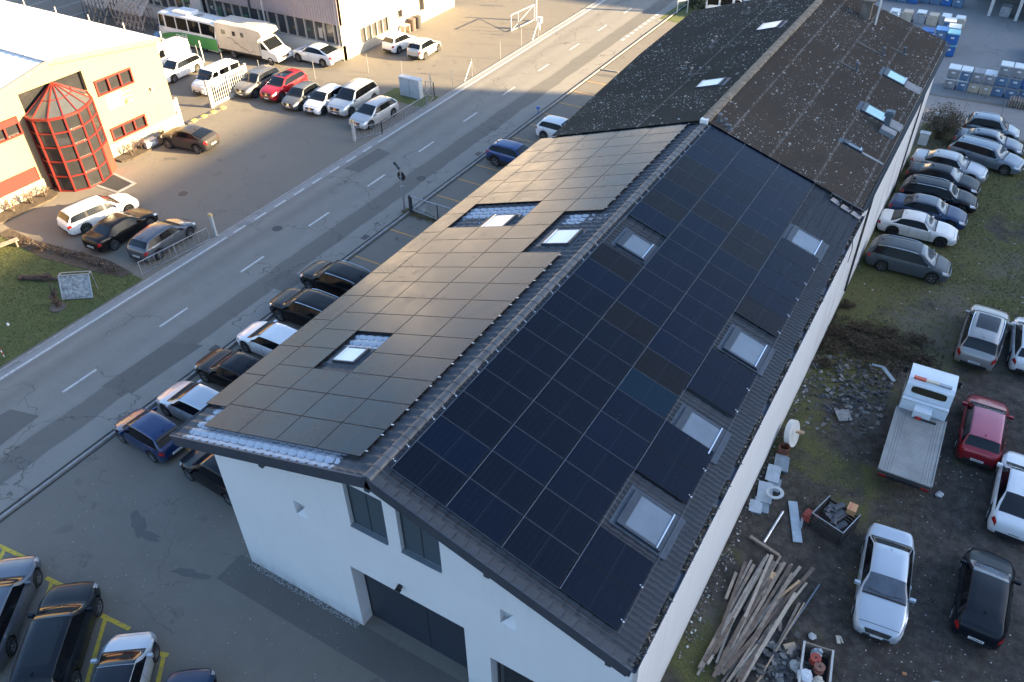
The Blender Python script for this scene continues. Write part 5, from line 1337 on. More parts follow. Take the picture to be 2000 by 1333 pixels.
for (x, y, c, lb) in ((-38.6, 53.0, (.11, .08, .07), "dark rubbish bin against the sunlit white gable wall"), (-38.55, 53.85, (.05, .05, .05), "black rubbish bin behind the dark one")):
    mb = MB(); mb.cyl((x, y, 0), (x, y, 1.05), .33, .36, n=16); mb.cyl((x, y, 1.05), (x, y, 1.12), .38, .33, n=16); tag(mb.build("rubbish_bin", M("bin_%02d" % int(c[0] * 100), c, .6), smooth=True), lb, "bin", "bins by the white gable")
mb = MB(); mb.box((-38.7, 52.0, .75), (.55, .9, .06)); mb.box((-38.7, 51.6, .37), (.5, .06, .74)); mb.box((-38.7, 52.4, .37), (.5, .06, .74)); tag(mb.build("wall_table", M("table_pale", (.5, .42, .33), .6)), "small pale table against the white gable wall", "table")
mb = MB(); mb.cyl((-47.5, 42.9, 0), (-47.5, 42.9, 8), .09, .06, n=8); mb.box((-47.2, 42.8, 5.9), (.5, .25, .16)); tag(mb.build("lamp_post", M("post_pale", (.55, .52, .48), .5), smooth=True), "pale slender lamp post in front of the workshop cladding", "lamp post")
# scaffold racks against the workshop
def rack(cx, cy_, L_, H_, label, m, n=7, lean=0.0, sheets=0, seed=1):
    mb = MB(); rnd = random.Random(seed)
    for i in range(n + 1):
        x = cx - L_ / 2 + L_ * i / n
        for y in (-.8, .8): mb.bar((x, cy_ + y, 0), (x + lean, cy_ + y, H_), .07, .07)
        mb.bar((x + lean, cy_ - .8, H_ - .05), (x + lean, cy_ + .8, H_ - .05), .06, .06)
    for z_ in (.3, .3 * H_, .6 * H_, H_ - .03):
        for y in (-.8, .8): mb.bar((cx - L_ / 2, cy_ + y, z_), (cx + L_ / 2 + lean, cy_ + y, z_), .06, .06)
    for i in range(sheets):
        x = cx - L_ / 2 + L_ * (i + .5) / sheets
        mb.bar((x, cy_ - .75, H_ * .55), (x + rnd.uniform(-.2, .2), cy_ + .75, H_ * .95), L_ / sheets * .8, .04, mi=1)
        mb.bar((x, cy_ - .9, .1), (x + .2, cy_ - .3, H_ * .5), .25, .05, mi=1)
    return tag(mb.build("scaffold_rack", [m, M("rack_boards", (.38, .33, .28), .8, var=.3)]), label, "rack", "metal racks behind the cream factory")
rack(-67.9, 40.6, 3.4, 2.5, "blue-grey steel scaffold rack at the far left behind the factory", M("rack_blue", (.13, .17, .21), .5, .5), 6, .1, 4, 3)
rack(-63.4, 41.0, 4.2, 2.6, "leaning pale boarded rack right of the steel scaffold rack", M("rack_pale", (.34, .30, .27), .7, .1), 6, -.5, 7, 5)
for (x, y, r_, z_, c, lb) in ((-60.6, 41.6, .9, .5, (.05, .06, .07), "dark tarpaulin heap right of the boarded rack"), (-59.3, 42.3, 1.0, .8, (.04, .045, .05), "black covered mound against the workshop plinth"), (-59.4, 40.3, .7, .35, (.15, .28, .42), "light blue and grey sheets lying before the mound")):
    mb = MB(); rnd = random.Random(int(r_ * 10)); P = [(0, 0, z_)] + [(r_ * (.6 + .4 * (j == 1)) * math.cos(a) * rnd.uniform(.8, 1.2), r_ * .8 * (.55 + .45 * (j == 1)) * math.sin(a) * rnd.uniform(.8, 1.2), z_ * .75 if j == 0 else 0) for j in range(2) for a in [k * 6.283 / 12 for k in range(12)]]
    mb.add(P, [(0, 1 + k, 1 + (k + 1) % 12) for k in range(12)] + [(1 + k, 13 + k, 13 + (k + 1) % 12, 1 + (k + 1) % 12) for k in range(12)])
    tag(mb.build("covered_heap", M("heap_%02d" % int(c[2] * 100), c, .7), loc=(x, y, 0)), lb, "heap")
rectsw = [(-82, 38.2, -60, 38.32)]
lines("lot_marking_white", [(-86 + 3.5 * k, 38 + 0, -85.9 + 3.5 * k, 47) for k in range(5)], .012, LINEW)
# factory boundary posts
for k in range(8):
    x = -50 - 5.0 * k; mb = MB(); mb.cyl((x, 37.2, 0), (x, 37.2, 1.9), .05, n=8); tag(mb.build("fence_post", M("post_white", (.7, .68, .62), .6)), "short white fence post, %s from the corner behind the factory roof" % ORD[k], "post", "white posts behind the factory")

# ------------------------------------------------------------------ fences, gates, street furniture
def railing(name, pts, h, label, m=STEEL, step=.13, posts=2.4, cat="railing", sleeve=0):
    e = empty(name, (0, 0, 0)); tag(e, label, cat)
    p = MB(); r_ = MB(); b_ = MB()
    for a, b in zip(pts[:-1], pts[1:]):
        a = Vector((*a, 0)); b = Vector((*b, 0)); d = b - a; Ln = d.length; n = max(1, round(Ln / posts))
        for i in range(n + 1): q = a + d * i / n; p.box(q + Vector((0, 0, h / 2)), (.05, .05, h))
        r_.bar(a + Vector((0, 0, h - .02)), b + Vector((0, 0, h - .02)), .04, .035); r_.bar(a + Vector((0, 0, .14)), b + Vector((0, 0, .14)), .035, .03)
        n = int(Ln / step)
        for i in range(1, n): q = a + d * i / n; b_.box(q + Vector((0, 0, h / 2 + .05)), (.016, .016, h - .2))
    p.build("post", m, e); r_.build("rail", m, e); b_.build("bars", m, e); return e
railing("railing", [(-27.5, 11.6), (-26.95, 16.2)], .95, "low steel railing between the grey hatchback and the road", step=.33)
railing("railing", [(-28.0, 31.5), (-26.95, 33.2), (-27.0, 39.0)], .95, "low steel railing curving along the road by the silver hatchback", step=.2)
for (x, y, h_, c, lb) in ((-27.0, 16.75, 1.45, (.62, .42, .18), "grey post with orange cap at the end of the near railing"), (-28.05, 31.3, 1.5, (.62, .48, .2), "pale post with orange cap at the start of the far railing")):
    e = empty("marker_post", (x, y, 0)); tag(e, lb, "post", "capped posts by the railings")
    mb = MB(); mb.box((0, 0, h_ / 2), (.2, .12, h_)); mb.build("post", M("post_concrete", (.42, .43, .42), .8), e); mb = MB(); mb.box((0, 0, h_ + .08), (.24, .16, .16)); mb.build("cap", M("cap_orange", c, .5), e)
# sliding gate and small gate
def bar_gate(name, x, y0, y1, h, label, rz=0, sign=False):
    e = empty(name, (x, y0, 0), rz); tag(e, label, "gate"); Ln = y1 - y0; WG = M("gate_white", (.46, .45, .43), .5)
    mb = MB(); mb.box((0, .05, h / 2), (.12, .1, h)); mb.box((0, Ln - .05, h / 2), (.12, .1, h)); mb.box((0, Ln / 2, h - .08), (.1, Ln - .2, .14)); mb.box((0, Ln / 2, .16), (.12, Ln - .2, .22)); mb.box((0, Ln * .5, h / 2), (.1, .08, h - .4)); mb.build("gate_frame", WG, e)
    mb = MB(); n = int(Ln / .21)
    for i in range(1, n): mb.box((0, Ln * i / n, h / 2), (.04, .055, h - .4))
    mb.build("gate_bars", WG, e)
    mb = MB(); mb.box((0, -.12, h / 2 + .05), (.2, .2, h + .1)); mb.box((0, Ln + .12, h / 2), (.16, .14, h + .2)); mb.build("gate_post", WG, e)
    if sign:
        mb = MB(); mb.box((.07, Ln / 2, h - .62), (.02, Ln - .3, .34)); mb.build("sign_board", WPAINT, e)
        mb = MB(); mb.box((.07, Ln / 2, h - .3), (.02, Ln - .3, .26)); s_ = mb.build("sign_board", M("sign_tan", (.62, .46, .26), .5), e)
        mb = MB()
        for k in range(8): mb.box((.083, .25 + k * (Ln - .5) / 7.5, h - .22), (.004, .07, .05))
        mb.build("sign_letters", M("letters_grey", (.25, .2, .15), .6), s_)
    return e
bar_gate("sliding_gate", -41.9, 30.6, 34.5, 2.1, "wide white barred sliding gate standing before the small white people carrier")
bar_gate("side_gate", -41.45, 25.4, 26.95, 2.05, "narrow white gate with tan and white sign boards by the factory corner", sign=True)
# chain-link fence posts along the road
pk = [(-27.15, 42.9, 0), (-27.2, 45.9, 1), (-27.2, 50.5, 0), (-27.2, 54.2, 0), (-27.1, 57.2, 1), (-28.3, 41.4, 1), (-32.0, 42.5, 0), (-35.5, 42.3, 0), (-38.6, 39.0, 0), (-42.8, 36.9, 0), (-46.8, 36.6, 0), (-50.2, 36.9, 0)]
for i, (x, y, br) in enumerate(pk):
    e = empty("fence_post", (x, y, 0)); tag(e, "thin steel fence post, %s in the run from the road back to the lorry" % ORD[i], "post", "thin steel fence posts")
    mb = MB(); mb.cyl((0, 0, 0), (0, 0, 1.6), .028, n=6); mb.build("post", STEEL, e)
    if br: mb = MB(); mb.cyl((0, -1.15, 0), (0, 0, 1.35), .02, n=6); mb.cyl((-.3, .95, 0), (0, 0, 1.35), .02, n=6); mb.build("brace", STEEL, e)
e = empty("utility_cabinet", (-29.2, 40.0, 0)); tag(e, "large pale grey utility cabinet at the corner of the forecourt fence", "cabinet")
mb = MB(); mb.box((0, 0, .78), (1.95, .5, 1.5)); mb.build("body", M("cabinet_grey", (.46, .48, .49), .6), e); mb = MB(); mb.box((0, 0, 1.56), (2.05, .6, .07)); mb.build("lid", M("cabinet_lid", (.52, .53, .53), .6), e)
mb = MB(); mb.box((0, -.256, .78), (.015, .012, 1.4)); mb.build("door_gap", BLACKP, e)
sheet("grass_verge", [(-31.5, 38.6), (-27.2, 38.6), (-27.2, 41), (-31.5, 40.8)], .012, LAWNM)
railing("railing", [(-26.95, 39.0), (-27.4, 40.6), (-28.2, 40.6)], 1.3, "short steel fence panel closing the corner beside the grey cabinet", step=.25)
# open swing gate at the far lot and switch box
e = empty("swing_gate", (0, 0, 0)); tag(e, "open white tubular gate with diagonal brace at the sunlit far lot", "gate")
g0, g1 = Vector((-29.95, 57.0, .15)), Vector((-29.6, 60.8, .15)); hh = Vector((0, 0, 1.45)); WG = M("gate_white", (.74, .73, .69))
mb = MB(); mb.bar(g0, g1, .07, .07); mb.bar(g0 + hh, g1 + hh, .07, .07); mb.bar(g0, g0 + hh, .07, .07); mb.bar(g1, g1 + hh, .07, .07); mb.bar(g0 + (g1 - g0) * .3, g0 + (g1 - g0) * .3 + hh, .05, .05); mb.bar(g0, g1 + hh, .05, .05); mb.build("gate_leaf", WG, e)
mb = MB(); mb.box((-29.55, 61.05, 1.0), (.16, .16, 2.1)); mb.build("post", WG, e)
mb = MB(); mb.box((-27.9, 58.9, .95), (.45, .3, .5)); mb.box((-27.9, 58.9, .35), (.08, .08, .7)); tag(mb.build("switch_box", M("box_white", (.74, .74, .70), .5)), "small white switch box on a post beside the swing gate", "box")
# street sign pole with the black disc (back of the sign)
e = empty("sign_pole", (-18.8, 24.95, 0)); tag(e, "steel sign pole with a black disc seen from behind", "street sign")
mb = MB(); mb.cyl((0, 0, 0), (0, 0, 1.75), .075, n=12); mb.cyl((0, 0, 1.75), (0, 0, 3.15), .04, n=10); mb.cyl((0, 0, 1.7), (0, 0, 1.78), .09, n=12); mb.build("pole", STEEL, e, smooth=True)
mb = MB(); mb.cyl((-.02, .06, 2.42), (-.02, .09, 2.42), .30, n=28); mb.build("sign_disc", M("disc_black", (.012, .014, .016), .45), e)
mb = MB(); mb.bar((-.02, .02, 2.42), (.02, -.06, 2.42), .1, .08); mb.box((0, -.02, 2.42), (.14, .1, .05)); mb.build("clamp", STEEL, e)
mb = MB(); mb.bar((0, 0, 3.0), (-.22, -.10, 3.15), .14, .02); mb.bar((-.05, .05, 2.85), (-.42, -.02, 3.3), .05, .16); mb.build("name_plate", DSTEEL, e)
# sunburst gate panel across the bays
e = empty("barrier_panel", (-18.3, 24.95, 0)); tag(e, "steel barrier panel with sunburst rods across the parking bays", "barrier")
mb = MB(); mb.bar((0, 0, 1.18), (3.2, 0, 1.18), .05, .05); mb.bar((0, 0, .25), (2.1, 0, .12), .04, .04); mb.build("rail", STEEL, e)
mb = MB(); mb.box((0, 0, .62), (.12, .12, 1.24)); mb.box((.14, 0, .6), (.05, .05, 1.2)); mb.box((2.1, 0, .55), (.05, .05, 1.2)); mb.build("post", DSTEEL, e)
mb = MB()
for k in range(19):
    a = R(8 + k * 9.1); c = Vector((1.35, 0, .22)); d = Vector((math.cos(a), 0, math.sin(a))); rr = min(1.15 / max(.05, abs(d.x)) if d.x < 0 else .72 / max(.05, abs(d.x)), .92 / max(.05, d.z)); mb.bar(c + d * .3, c + d * rr, .014, .014)
for k in range(10):
    a0_, a1_ = R(k * 18), R(k * 18 + 18); mb.bar(Vector((1.35 + .3 * math.cos(a0_), 0, .22 + .3 * math.sin(a0_))), Vector((1.35 + .3 * math.cos(a1_), 0, .22 + .3 * math.sin(a1_))), .02, .02)
mb.build("sunburst_rods", STEEL, e)
tufts("verge_weeds", 700, lambda r: (r.uniform(-18.9, -15.8), 24.9 + r.gauss(0, .18)), .14, [GB, GC, STRAW], .005, 9)
# roadside signboard at the top
e = empty("signboard", (-17.85, 70.0, 0), R(38)); tag(e, "white roadside signboard on two posts near the bushes", "signboard")
mb = MB(); mb.box((0, 0, 2.0), (.95, .05, 1.7)); mb.build("board", M("board_white", (.70, .72, .74), .5), e)
mb = MB(); mb.box((-.52, 0, 1.3), (.07, .07, 2.6)); mb.box((.52, 0, 1.3), (.07, .07, 2.6)); mb.build("post", M("post_white", (.7, .68, .62)), e)
# lawn objects
e = empty("notice_board", (0, 0, 0)); tag(e, "weathered grey slanted board standing on the lawn", "board")
a, b = Vector((-29.75, 8.25, 0)), Vector((-28.45, 9.2, 0)); n_ = Vector((b.y - a.y, -(b.x - a.x), 0)).normalized()
mb = MB(); P = [a + Vector((0, 0, .05)) + n_ * .5, b + Vector((0, 0, .05)) + n_ * .5, b + Vector((0, 0, 1.25)) - n_ * .05, a + Vector((0, 0, 1.25)) - n_ * .05]
nn = (P[1] - P[0]).cross(P[3] - P[0]).normalized() * .05; mb.add(P + [p + nn for p in P], [(0, 1, 2, 3), (4, 7, 6, 5), (0, 4, 5, 1), (1, 5, 6, 2), (2, 6, 7, 3), (3, 7, 4, 0)])
m, t, bs = new_mat("lichen_board"); nz = noise(t, pos(t), 6, 6, .75); L(t, ramp(t, nz, [(.35, (.10, .11, .12)), (.5, (.26, .29, .31)), (.66, (.46, .50, .52))]), bs.inputs["Base Color"]); bs.inputs["Roughness"].default_value = .9
mb.build("board", m, e)
mb = MB()
for i in range(4): mb.bar(P[i] + nn * 1.4, P[(i + 1) % 4] + nn * 1.4, .05, .04)
mb.bar(P[3], P[3] - n_ * .25, .04, .04); mb.bar(P[2], P[2] - n_ * .25, .04, .04); mb.bar(P[3] - n_ * .25, P[2] - n_ * .25, .04, .04); mb.bar(P[3] - n_ * .25, a - n_ * .3, .04, .04); mb.bar(P[2] - n_ * .25, b - n_ * .3, .04, .04); mb.build("board_frame", STEEL, e)
RUST = M("rusty_iron", (.075, .05, .038), .85, .2, var=.4, sc_=4, bmp=.3)
e = empty("rusty_sculpture", (-29.0, 7.2, .02)); tag(e, "upright rusty iron sculpture on a round stone base on the lawn", "sculpture")
mb = MB(); mb.cyl((0, 0, 0), (0, 0, .08), .42, n=20); mb.build("base", M("slab_dark", (.09, .08, .07), .9, var=.3), e)
mb = MB(); rnd = random.Random(12)
for q in range(9):
    c = Vector((rnd.uniform(-.2, .2), rnd.uniform(-.2, .2), .12 + q * .12)); mb.box(c, (rnd.uniform(.12, .34), rnd.uniform(.1, .28), rnd.uniform(.1, .24)), rz=rnd.uniform(0, 3))
mb.bar((0, 0, .9), (-.2, .2, 1.6), .05, .05); mb.bar((.05, 0, .9), (.18, .2, 1.4), .04, .04); mb.build("iron_body", RUST, e)
e = empty("rusty_sculpture", (-32.3, 8.3, .02)); tag(e, "low rusty iron object lying lengthwise on the lawn", "sculpture")
mb = MB(); mb.cyl((-.8, -.3, .14), (.35, .25, .2), .15, .2, n=10); mb.box((.45, .3, .25), (.4, .3, .35), rz=.6); mb.cyl((.5, .3, .2), (1.1, .55, .12), .1, .06, n=8); mb.box((-.95, -.35, .1), (.3, .4, .18), rz=.3); mb.build("iron_body", RUST, e)
e = empty("garden_bench", (-36.9, 9.4, 0), R(75)); tag(e, "weathered wooden bench at the left edge of the lawn", "bench")
mb = MB()
for k in range(3): mb.box((0, -.16 + k * .15, .46), (1.6, .12, .04))
mb.build("seat", WOOD, e)
for s_ in (-.6, .6): mb = MB(); mb.box((s_, 0, .22), (.08, .42, .43)); mb.build("leg", WOOD, e)
mb = MB()
for k in range(6): mb.cyl((0, 0, .15 * k), (0, 0, .15 * k + .15), .025, n=8, mi=k % 2)
tag(mb.build("marker_stake", [WPAINT, M("stake_red", (.5, .06, .04), .5)], loc=(-27.8, 3.2, 0)), "thin red and white marker stake at the lawn's road edge", "stake")
mb = MB(); mb.cyl((0, 0, 0), (0, 0, .12), .07, .06, n=10); tag(mb.build("plastic_cup", WPAINT, loc=(-30.0, 4.9, .02)), "tiny white plastic cup dropped on the lawn", "litter")
mb = MB(); mb.cyl((0, 0, 0), (0, 0, .5), .04, n=8); mb.box((0, 0, .55), (.22, .16, .14)); tag(mb.build("hydrant_marker", M("blue_enamel", (.03, .14, .45), .4), loc=(-18.55, 41.9, 0)), "small blue marker on the kerb near the half hidden white car", "marker")

# ------------------------------------------------------------------ storage yard behind: container boxes
BLU = M("box_blue", (.035, .15, .42), .5, var=.2, sc_=2); BLG = M("box_blue_grey", (.13, .22, .34), .6, var=.2, sc_=2); BWH = M("box_white_lid", (.66, .70, .70), .5, var=.08); BGR = M("box_grey", (.30, .31, .32), .7, var=.25, sc_=2); BBE = M("box_beige", (.50, .43, .33), .7, var=.2, sc_=2); BTQ = M("box_turquoise_lid", (.25, .56, .58), .45)
def crate(x, y, z, dx, dy, dz, body, lid, label, group, rz=0.0, slats_=False):
    e = empty("storage_crate", (x, y, z), rz); tag(e, label, "crate", group)
    mb = MB(); mb.box((0, 0, dz / 2 - .02), (dx, dy, dz - .14)); 
    for k in range(5): mb.box((-dx / 2 + dx * (k + .5) / 5, -dy / 2 - .015, dz / 2 - .03), (.04, .03, dz - .2)); mb.box((-dx / 2 + dx * (k + .5) / 5, dy / 2 + .015, dz / 2 - .03), (.04, .03, dz - .2))
    mb.build("body", body, e)
    mb = MB(); mb.box((0, 0, dz - .045), (dx + .05, dy + .05, .085)); mb.build("lid", lid, e)
    mb = MB()
    for k in (-1, 0, 1): mb.box((k * dx * .4, 0, .035), (.12, dy, .07))
    mb.build("pallet_feet", body, e)
    mb = MB(); mb.box((0, -dy / 2 - .035, dz * .62), (.28, .012, .14)); mb.build("label_plate", PLATE, e)
    return e
near = [(8.0, 61.0, 62.3, [(BGR, BWH), (BGR, BWH)], "pale wrapped"), (8.95, 61.0, 62.3, [(BLG, BWH), (BLG, BWH)], "blue-grey"), (9.75, 62.0, 62.3, [(BBE, BGR), (BGR, BGR)], "beige"), (10.65, 62.2, 62.3, [(BBE, BGR), (BGR, BWH)], "beige and white"),
        (11.5, 62.3, 62.4, [(BLG, BGR), (BLG, BGR), (BGR, BWH)], "tall grey-blue"), (12.45, 62.4, 62.4, [(BLG, BGR), (BLG, BGR), (BGR, BWH)], "second tall grey-blue"), (13.4, 63.3, 62.6, [(BLG, BGR), (BLU, BLU)], "blue")]
lv = ["bottom", "second", "third"]
for (x, _, y, st, nm) in near:
    z_ = 0.01
    for i, (b_, l_) in enumerate(st): crate(x, y + .5, z_, .82, 1.1, .82, b_, l_, "%s crate at the %s level of the %s stack in the storage row" % (["lowest", "middle", "top"][i if len(st) == 3 else i * 2], lv[i], nm), "crates in the near storage row"); z_ += .83
for k in range(3):
    mb = MB()
    for q in range(7): mb.box((-.55 + q * .18, 0, .30 + .0), (.12, 1.0, .5 + .1 * (q % 2)))
    tag(mb.build("pallet_stack", WOOD, loc=(13.1 + .0 + k * 1.25, 61.2, 0)), "upright wooden pallet stack, %s at the right end of the storage row" % ORD[k], "pallet", "pallets by the storage row")
bs_ = [(6.75, 70.4, 0, BLU, BTQ, "front bottom"), (6.75, 70.4, 1.0, BLU, BTQ, "front top"), (5.75, 70.8, 0, BLU, BLU, "left bottom"), (5.75, 70.8, 1.0, BLG, BLU, "left top"), (6.6, 72.0, 0, BLG, BWH, "back bottom"), (6.6, 72.0, 1.0, BLU, BWH, "back middle"), (6.0, 73.6, 0, BLG, BTQ, "rear bottom"), (6.0, 73.6, 1.0, BLG, BWH, "rear top"), (4.9, 71.6, 0, BLU, BLU, "outer left"), (4.5, 73.2, 0, BLG, BLU, "outer rear")]
for (x, y, z_, b_, l_, nm) in bs_: crate(x, y, z_ + .01, .95, 1.2, .98, b_, l_, "bright blue crate in the tall stack by the roof corner, %s" % nm, "blue crates by the roof corner", R(4))
for i, (x, y, b_, l_) in enumerate([(1.9, 78.2, BBE, BBE), (3.1, 78.3, BGR, BWH), (4.2, 78.3, BBE, BBE), (5.3, 78.3, BGR, BWH), (6.5, 78.6, BBE, BWH), (.8, 77.6, BWH, BWH)]):
    mb = MB(); n = 14; P = []
    for yy_ in (-.6, .6):
        for k in range(n + 1): a = math.pi * k / n; P.append((.48 * math.cos(a), yy_, .62 + .22 * math.sin(a)))
        P += [(-.48, yy_, 0), (.48, yy_, 0)]
    m2 = n + 3; mb.add(P, [tuple(range(m2)), tuple(range(2 * m2 - 1, m2 - 1, -1))] + [(k, (k + 1) % m2, m2 + (k + 1) % m2, m2 + k) for k in range(m2)])
    e = empty("wrapped_bale", (x, y, 0)); tag(e, "sunlit wrapped pallet load with rounded top, %s in the far row" % ORD[i], "pallet load", "wrapped loads in the far row"); mb.build("load", b_, e, smooth=True)
    mb = MB(); mb.box((0, 0, .95 if i % 2 else .86), (.8, 1.1, .06)); mb.build("cover", l_, e)
for i in range(8): crate(-1.6 + i * 1.02, 84.2 + (.8 if i > 3 else 0), .01, .9, 1.1, .95, BLG if i % 3 else BLU, BWH if i % 2 else BLG, "blue-grey crate, %s in the row at the back of the yard" % ORD[i], "crates at the back of the yard")
for i in range(7): crate(13.4 + .25 * (i % 2), 65.6 + i * 1.45, .01, .95, 1.2, .98, BLG if i % 2 else BLU, BWH if i % 3 else BTQ, "blue crate, %s going back along the right edge of the yard" % ORD[i], "crates along the right edge")
# lean-to shed at the top right
sh = empty("storage_shed", (0, 0, 0)); tag(sh, "open storage shed with dark roof and white posts at the back", "shed")
mb = MB(); mb.add([(7.2, 83.2, 2.9), (22, 80.2, 2.9), (22, 90, 4.0), (7.2, 93, 4.0), (7.2, 83.2, 3.05), (22, 80.2, 3.05), (22, 90, 4.15), (7.2, 93, 4.15)], [(0, 1, 2, 3), (4, 7, 6, 5), (0, 4, 5, 1), (1, 5, 6, 2), (2, 6, 7, 3), (3, 7, 4, 0)]); mb.build("roof", M("shed_roof", (.06, .062, .058), .9, var=.4, sc_=.8), sh)
for k in range(5): mb = MB(); mb.box((8.6 + k * 2.4, 83.4 - k * .5, 1.45), (.28, .28, 2.9)); mb.build("post", M("post_whitewash", (.62, .60, .56), .8), sh)
mb = MB(); mb.box((14, 89, 1.6), (15, .3, 3.2)); mb.build("back_wall", M("shed_wall", (.16, .17, .16), .9), sh)
mb = MB(); mb.box((9.9, 84.0, .5), (.9, 1.2, .9)); mb.box((12.4, 83.6, .4), (1.2, 1.0, .8)); mb.box((15, 83, .5), (1.4, 1.1, 1.0)); tag(mb.build("stacked_slabs", BGR), "grey slabs stacked under the shed roof between the posts", "slabs")
sheet("concrete_pad", [(-12, 60.4), (8, 60.6), (30, 62.6), (30, 110), (-12, 110)], .008, asphalt("yard_concrete", (.20, .205, .205), .6, patch=.1))
mb = MB(); mb.add([(12.4, 57.0, .012), (13.5, 57.3, .012), (13.2, 59.0, .012), (12.2, 58.6, .012)], [(0, 1, 2, 3)])
for i, (x, y) in enumerate([(9.75, 55.3), (12.2, 56.7), (10.8, 61.5), (9.2, 61.3), (14.6, 57.6)]):
    e = empty("fence_post", (x, y, 0)); tag(e, "thin grey wire-fence post, %s along the far path" % ORD[i], "post", "posts along the far path")
    mb = MB(); mb.cyl((0, 0, 0), (0, 0, 2.0), .025, n=6); mb.build("post", STEEL, e)
    if i == 0: mb = MB(); mb.cyl((-.9, .3, 0), (0, 0, 1.7), .018, n=6); mb.build("brace", STEEL, e)
mb = MB(); mb.box((0, 0, .9), (.7, .5, .06)); mb.box((0, 0, .45), (.6, .4, .84)); tag(mb.build("electric_box", M("box_offwhite", (.55, .58, .58), .5), loc=(7.95, 50.7, 0)), "pale box standing against the old wall beside the shrub", "box")
mb = MB(); mb.box((0, 0, 1.05), (1.0, .8, .12)); mb.box((0, 0, .5), (.9, .7, .98)); tag(mb.build("garden_box", M("box_offwhite", (.55, .58, .58)), loc=(8.5, 54.0, 0)), "off-white box half hidden behind the large shrub", "box")

# ------------------------------------------------------------------ junk on the dirt yard
ORD2 = ['twenty-' + x for x in ORD[2:9]] + ['thirtieth'] + ['thirty-' + x for x in ORD[:9]] + ['fortieth'] + ['forty-' + x for x in ORD[:9]]
def tagm(mb, name, m, label, cat, group=None, loc=(0, 0, 0), smooth=False): return tag(mb.build(name, m, loc=loc, smooth=smooth), label, cat, group)
rnd = random.Random(21)
pl = [((9.26, 10.66), (9.08, 7.91)), ((9.62, 10.54), (9.33, 5.59)), ((10.0, 10.64), (9.65, 5.51)), ((10.74, 10.86), (9.21, 5.07)), ((10.69, 10.02), (9.5, 5.07)), ((9.84, 9.8), (10.41, 7.75)), ((9.56, 9.79), (9.47, 8.18)), ((8.63, 9.9), (8.52, 7.68)), ((8.47, 9.64), (8.62, 6.28)), ((8.29, 9.32), (8.34, 7.98)),
      ((10.7, 9.15), (10.37, 5.58)), ((9.96, 10.51), (9.75, 6.56)), ((10.19, 7.86), (9.88, 5.27)), ((10.06, 7.02), (9.7, 5.16)), ((9.1, 10.5), (8.75, 5.8)), ((9.4, 10.3), (8.95, 5.2)), ((9.75, 10.4), (9.2, 5.4)), ((10.3, 10.5), (9.3, 6.1)), ((9.0, 9.2), (8.55, 5.2)), ((8.8, 8.8), (8.9, 5.4)), ((10.15, 9.3), (9.3, 4.9)), ((9.85, 7.4), (9.45, 4.8)), ((8.7, 7.4), (8.5, 4.7)), ((9.2, 8.0), (9.0, 4.8)), ((10.45, 9.9), (9.7, 8.3)), ((9.5, 9.0), (9.15, 6.9))]
rp_ = random.Random(77)
for q in range(22):
    xa = rp_.uniform(8.7, 10.5); ya = 10.75 - abs(xa - 9.6) * .5 - rp_.uniform(0, 1.4); ln = rp_.uniform(2.4, 5.4); xb = xa - .1 * ln + (9.5 - xa) * .25 + rp_.gauss(0, .18)
    pl.append(((xa, ya), (xb, max(4.9, ya - ln))))
wm = [WOOD, WOOD, M("weathered_wood_grey", (.30, .265, .225), .85, var=.3, sc_=5, bmp=.3), M("weathered_wood_dark", (.15, .115, .09), .85, var=.35, sc_=5, bmp=.3), M("weathered_wood_pale", (.42, .36, .29), .8, var=.2, sc_=5, bmp=.3)]
for i, (a, b) in enumerate(pl):
    z0_ = .05 + .045 * (i % 9) + (.0 if i % 2 else .05); z1_ = .04 + .05 * ((i * 3) % 5)
    w_ = rnd.choice([.09, .11, .13, .08]) if i != 6 else .22
    mb = MB(); a3, b3 = Vector((*a, z0_)), Vector((*b, z1_)); mb.bar(a3, b3, w_, .045 if i % 3 else .08)
    tagm(mb, "wood_plank", WOOD2 if i in (6, 24) else wm[i % 5], "weathered wooden plank, %s counted down the loose pile by the white wall" % (ORD[i] if i < 22 else (ORD2[i - 22])), "plank", "planks in the loose pile")
mb = MB(); mb.cyl((11.12, 10.33, .1), (10.44, 6.6, .14), .035, n=8); tagm(mb, "metal_tube", M("tube_blue_grey", (.12, .16, .21), .4, .6), "dark blue-grey metal tube lying along the planks' right side", "tube", smooth=True)
mb = MB(); mb.cyl((10.85, 9.2, .2), (10.3, 5.3, .2), .03, n=8); tagm(mb, "wood_pole", M("pole_tan", (.36, .28, .20), .7), "thin tan pole lying on the planks beside the dark tube", "pole", smooth=True)
mb = MB(); mb.cyl((8.97, 13.04, .06), (8.77, 11.17, .08), .05, n=10); tagm(mb, "metal_tube", M("tube_bright", (.62, .65, .68), .25, .7), "shiny pale downpipe lying by the wall above the planks", "tube", smooth=True)
mb = MB(); mb.bar((8.22, 11.15, .1), (9.46, 10.83, .12), .12, .1); tagm(mb, "wood_beam", WOOD, "short wooden beam lying across the end of the shiny pipe", "beam")
mb = MB(); mb.bar((9.16, 13.78, .05), (9.9, 11.86, .05), .36, .03); mb.bar((9.0, 13.7, .07), (9.74, 11.82, .07), .02, .05); tagm(mb, "sheet_metal", M("zinc_sheet", (.40, .47, .52), .5, .5, var=.15), "long folded zinc sheet lying on the soil between pipe and pallet box", "metal sheet")
mb = MB(); mb.bar((9.73, 13.2, .05), (9.8, 12.6, .05), .1, .03); tagm(mb, "sheet_metal", M("zinc_sheet", (.40, .47, .52)), "small zinc strip beside the long folded sheet", "metal sheet")
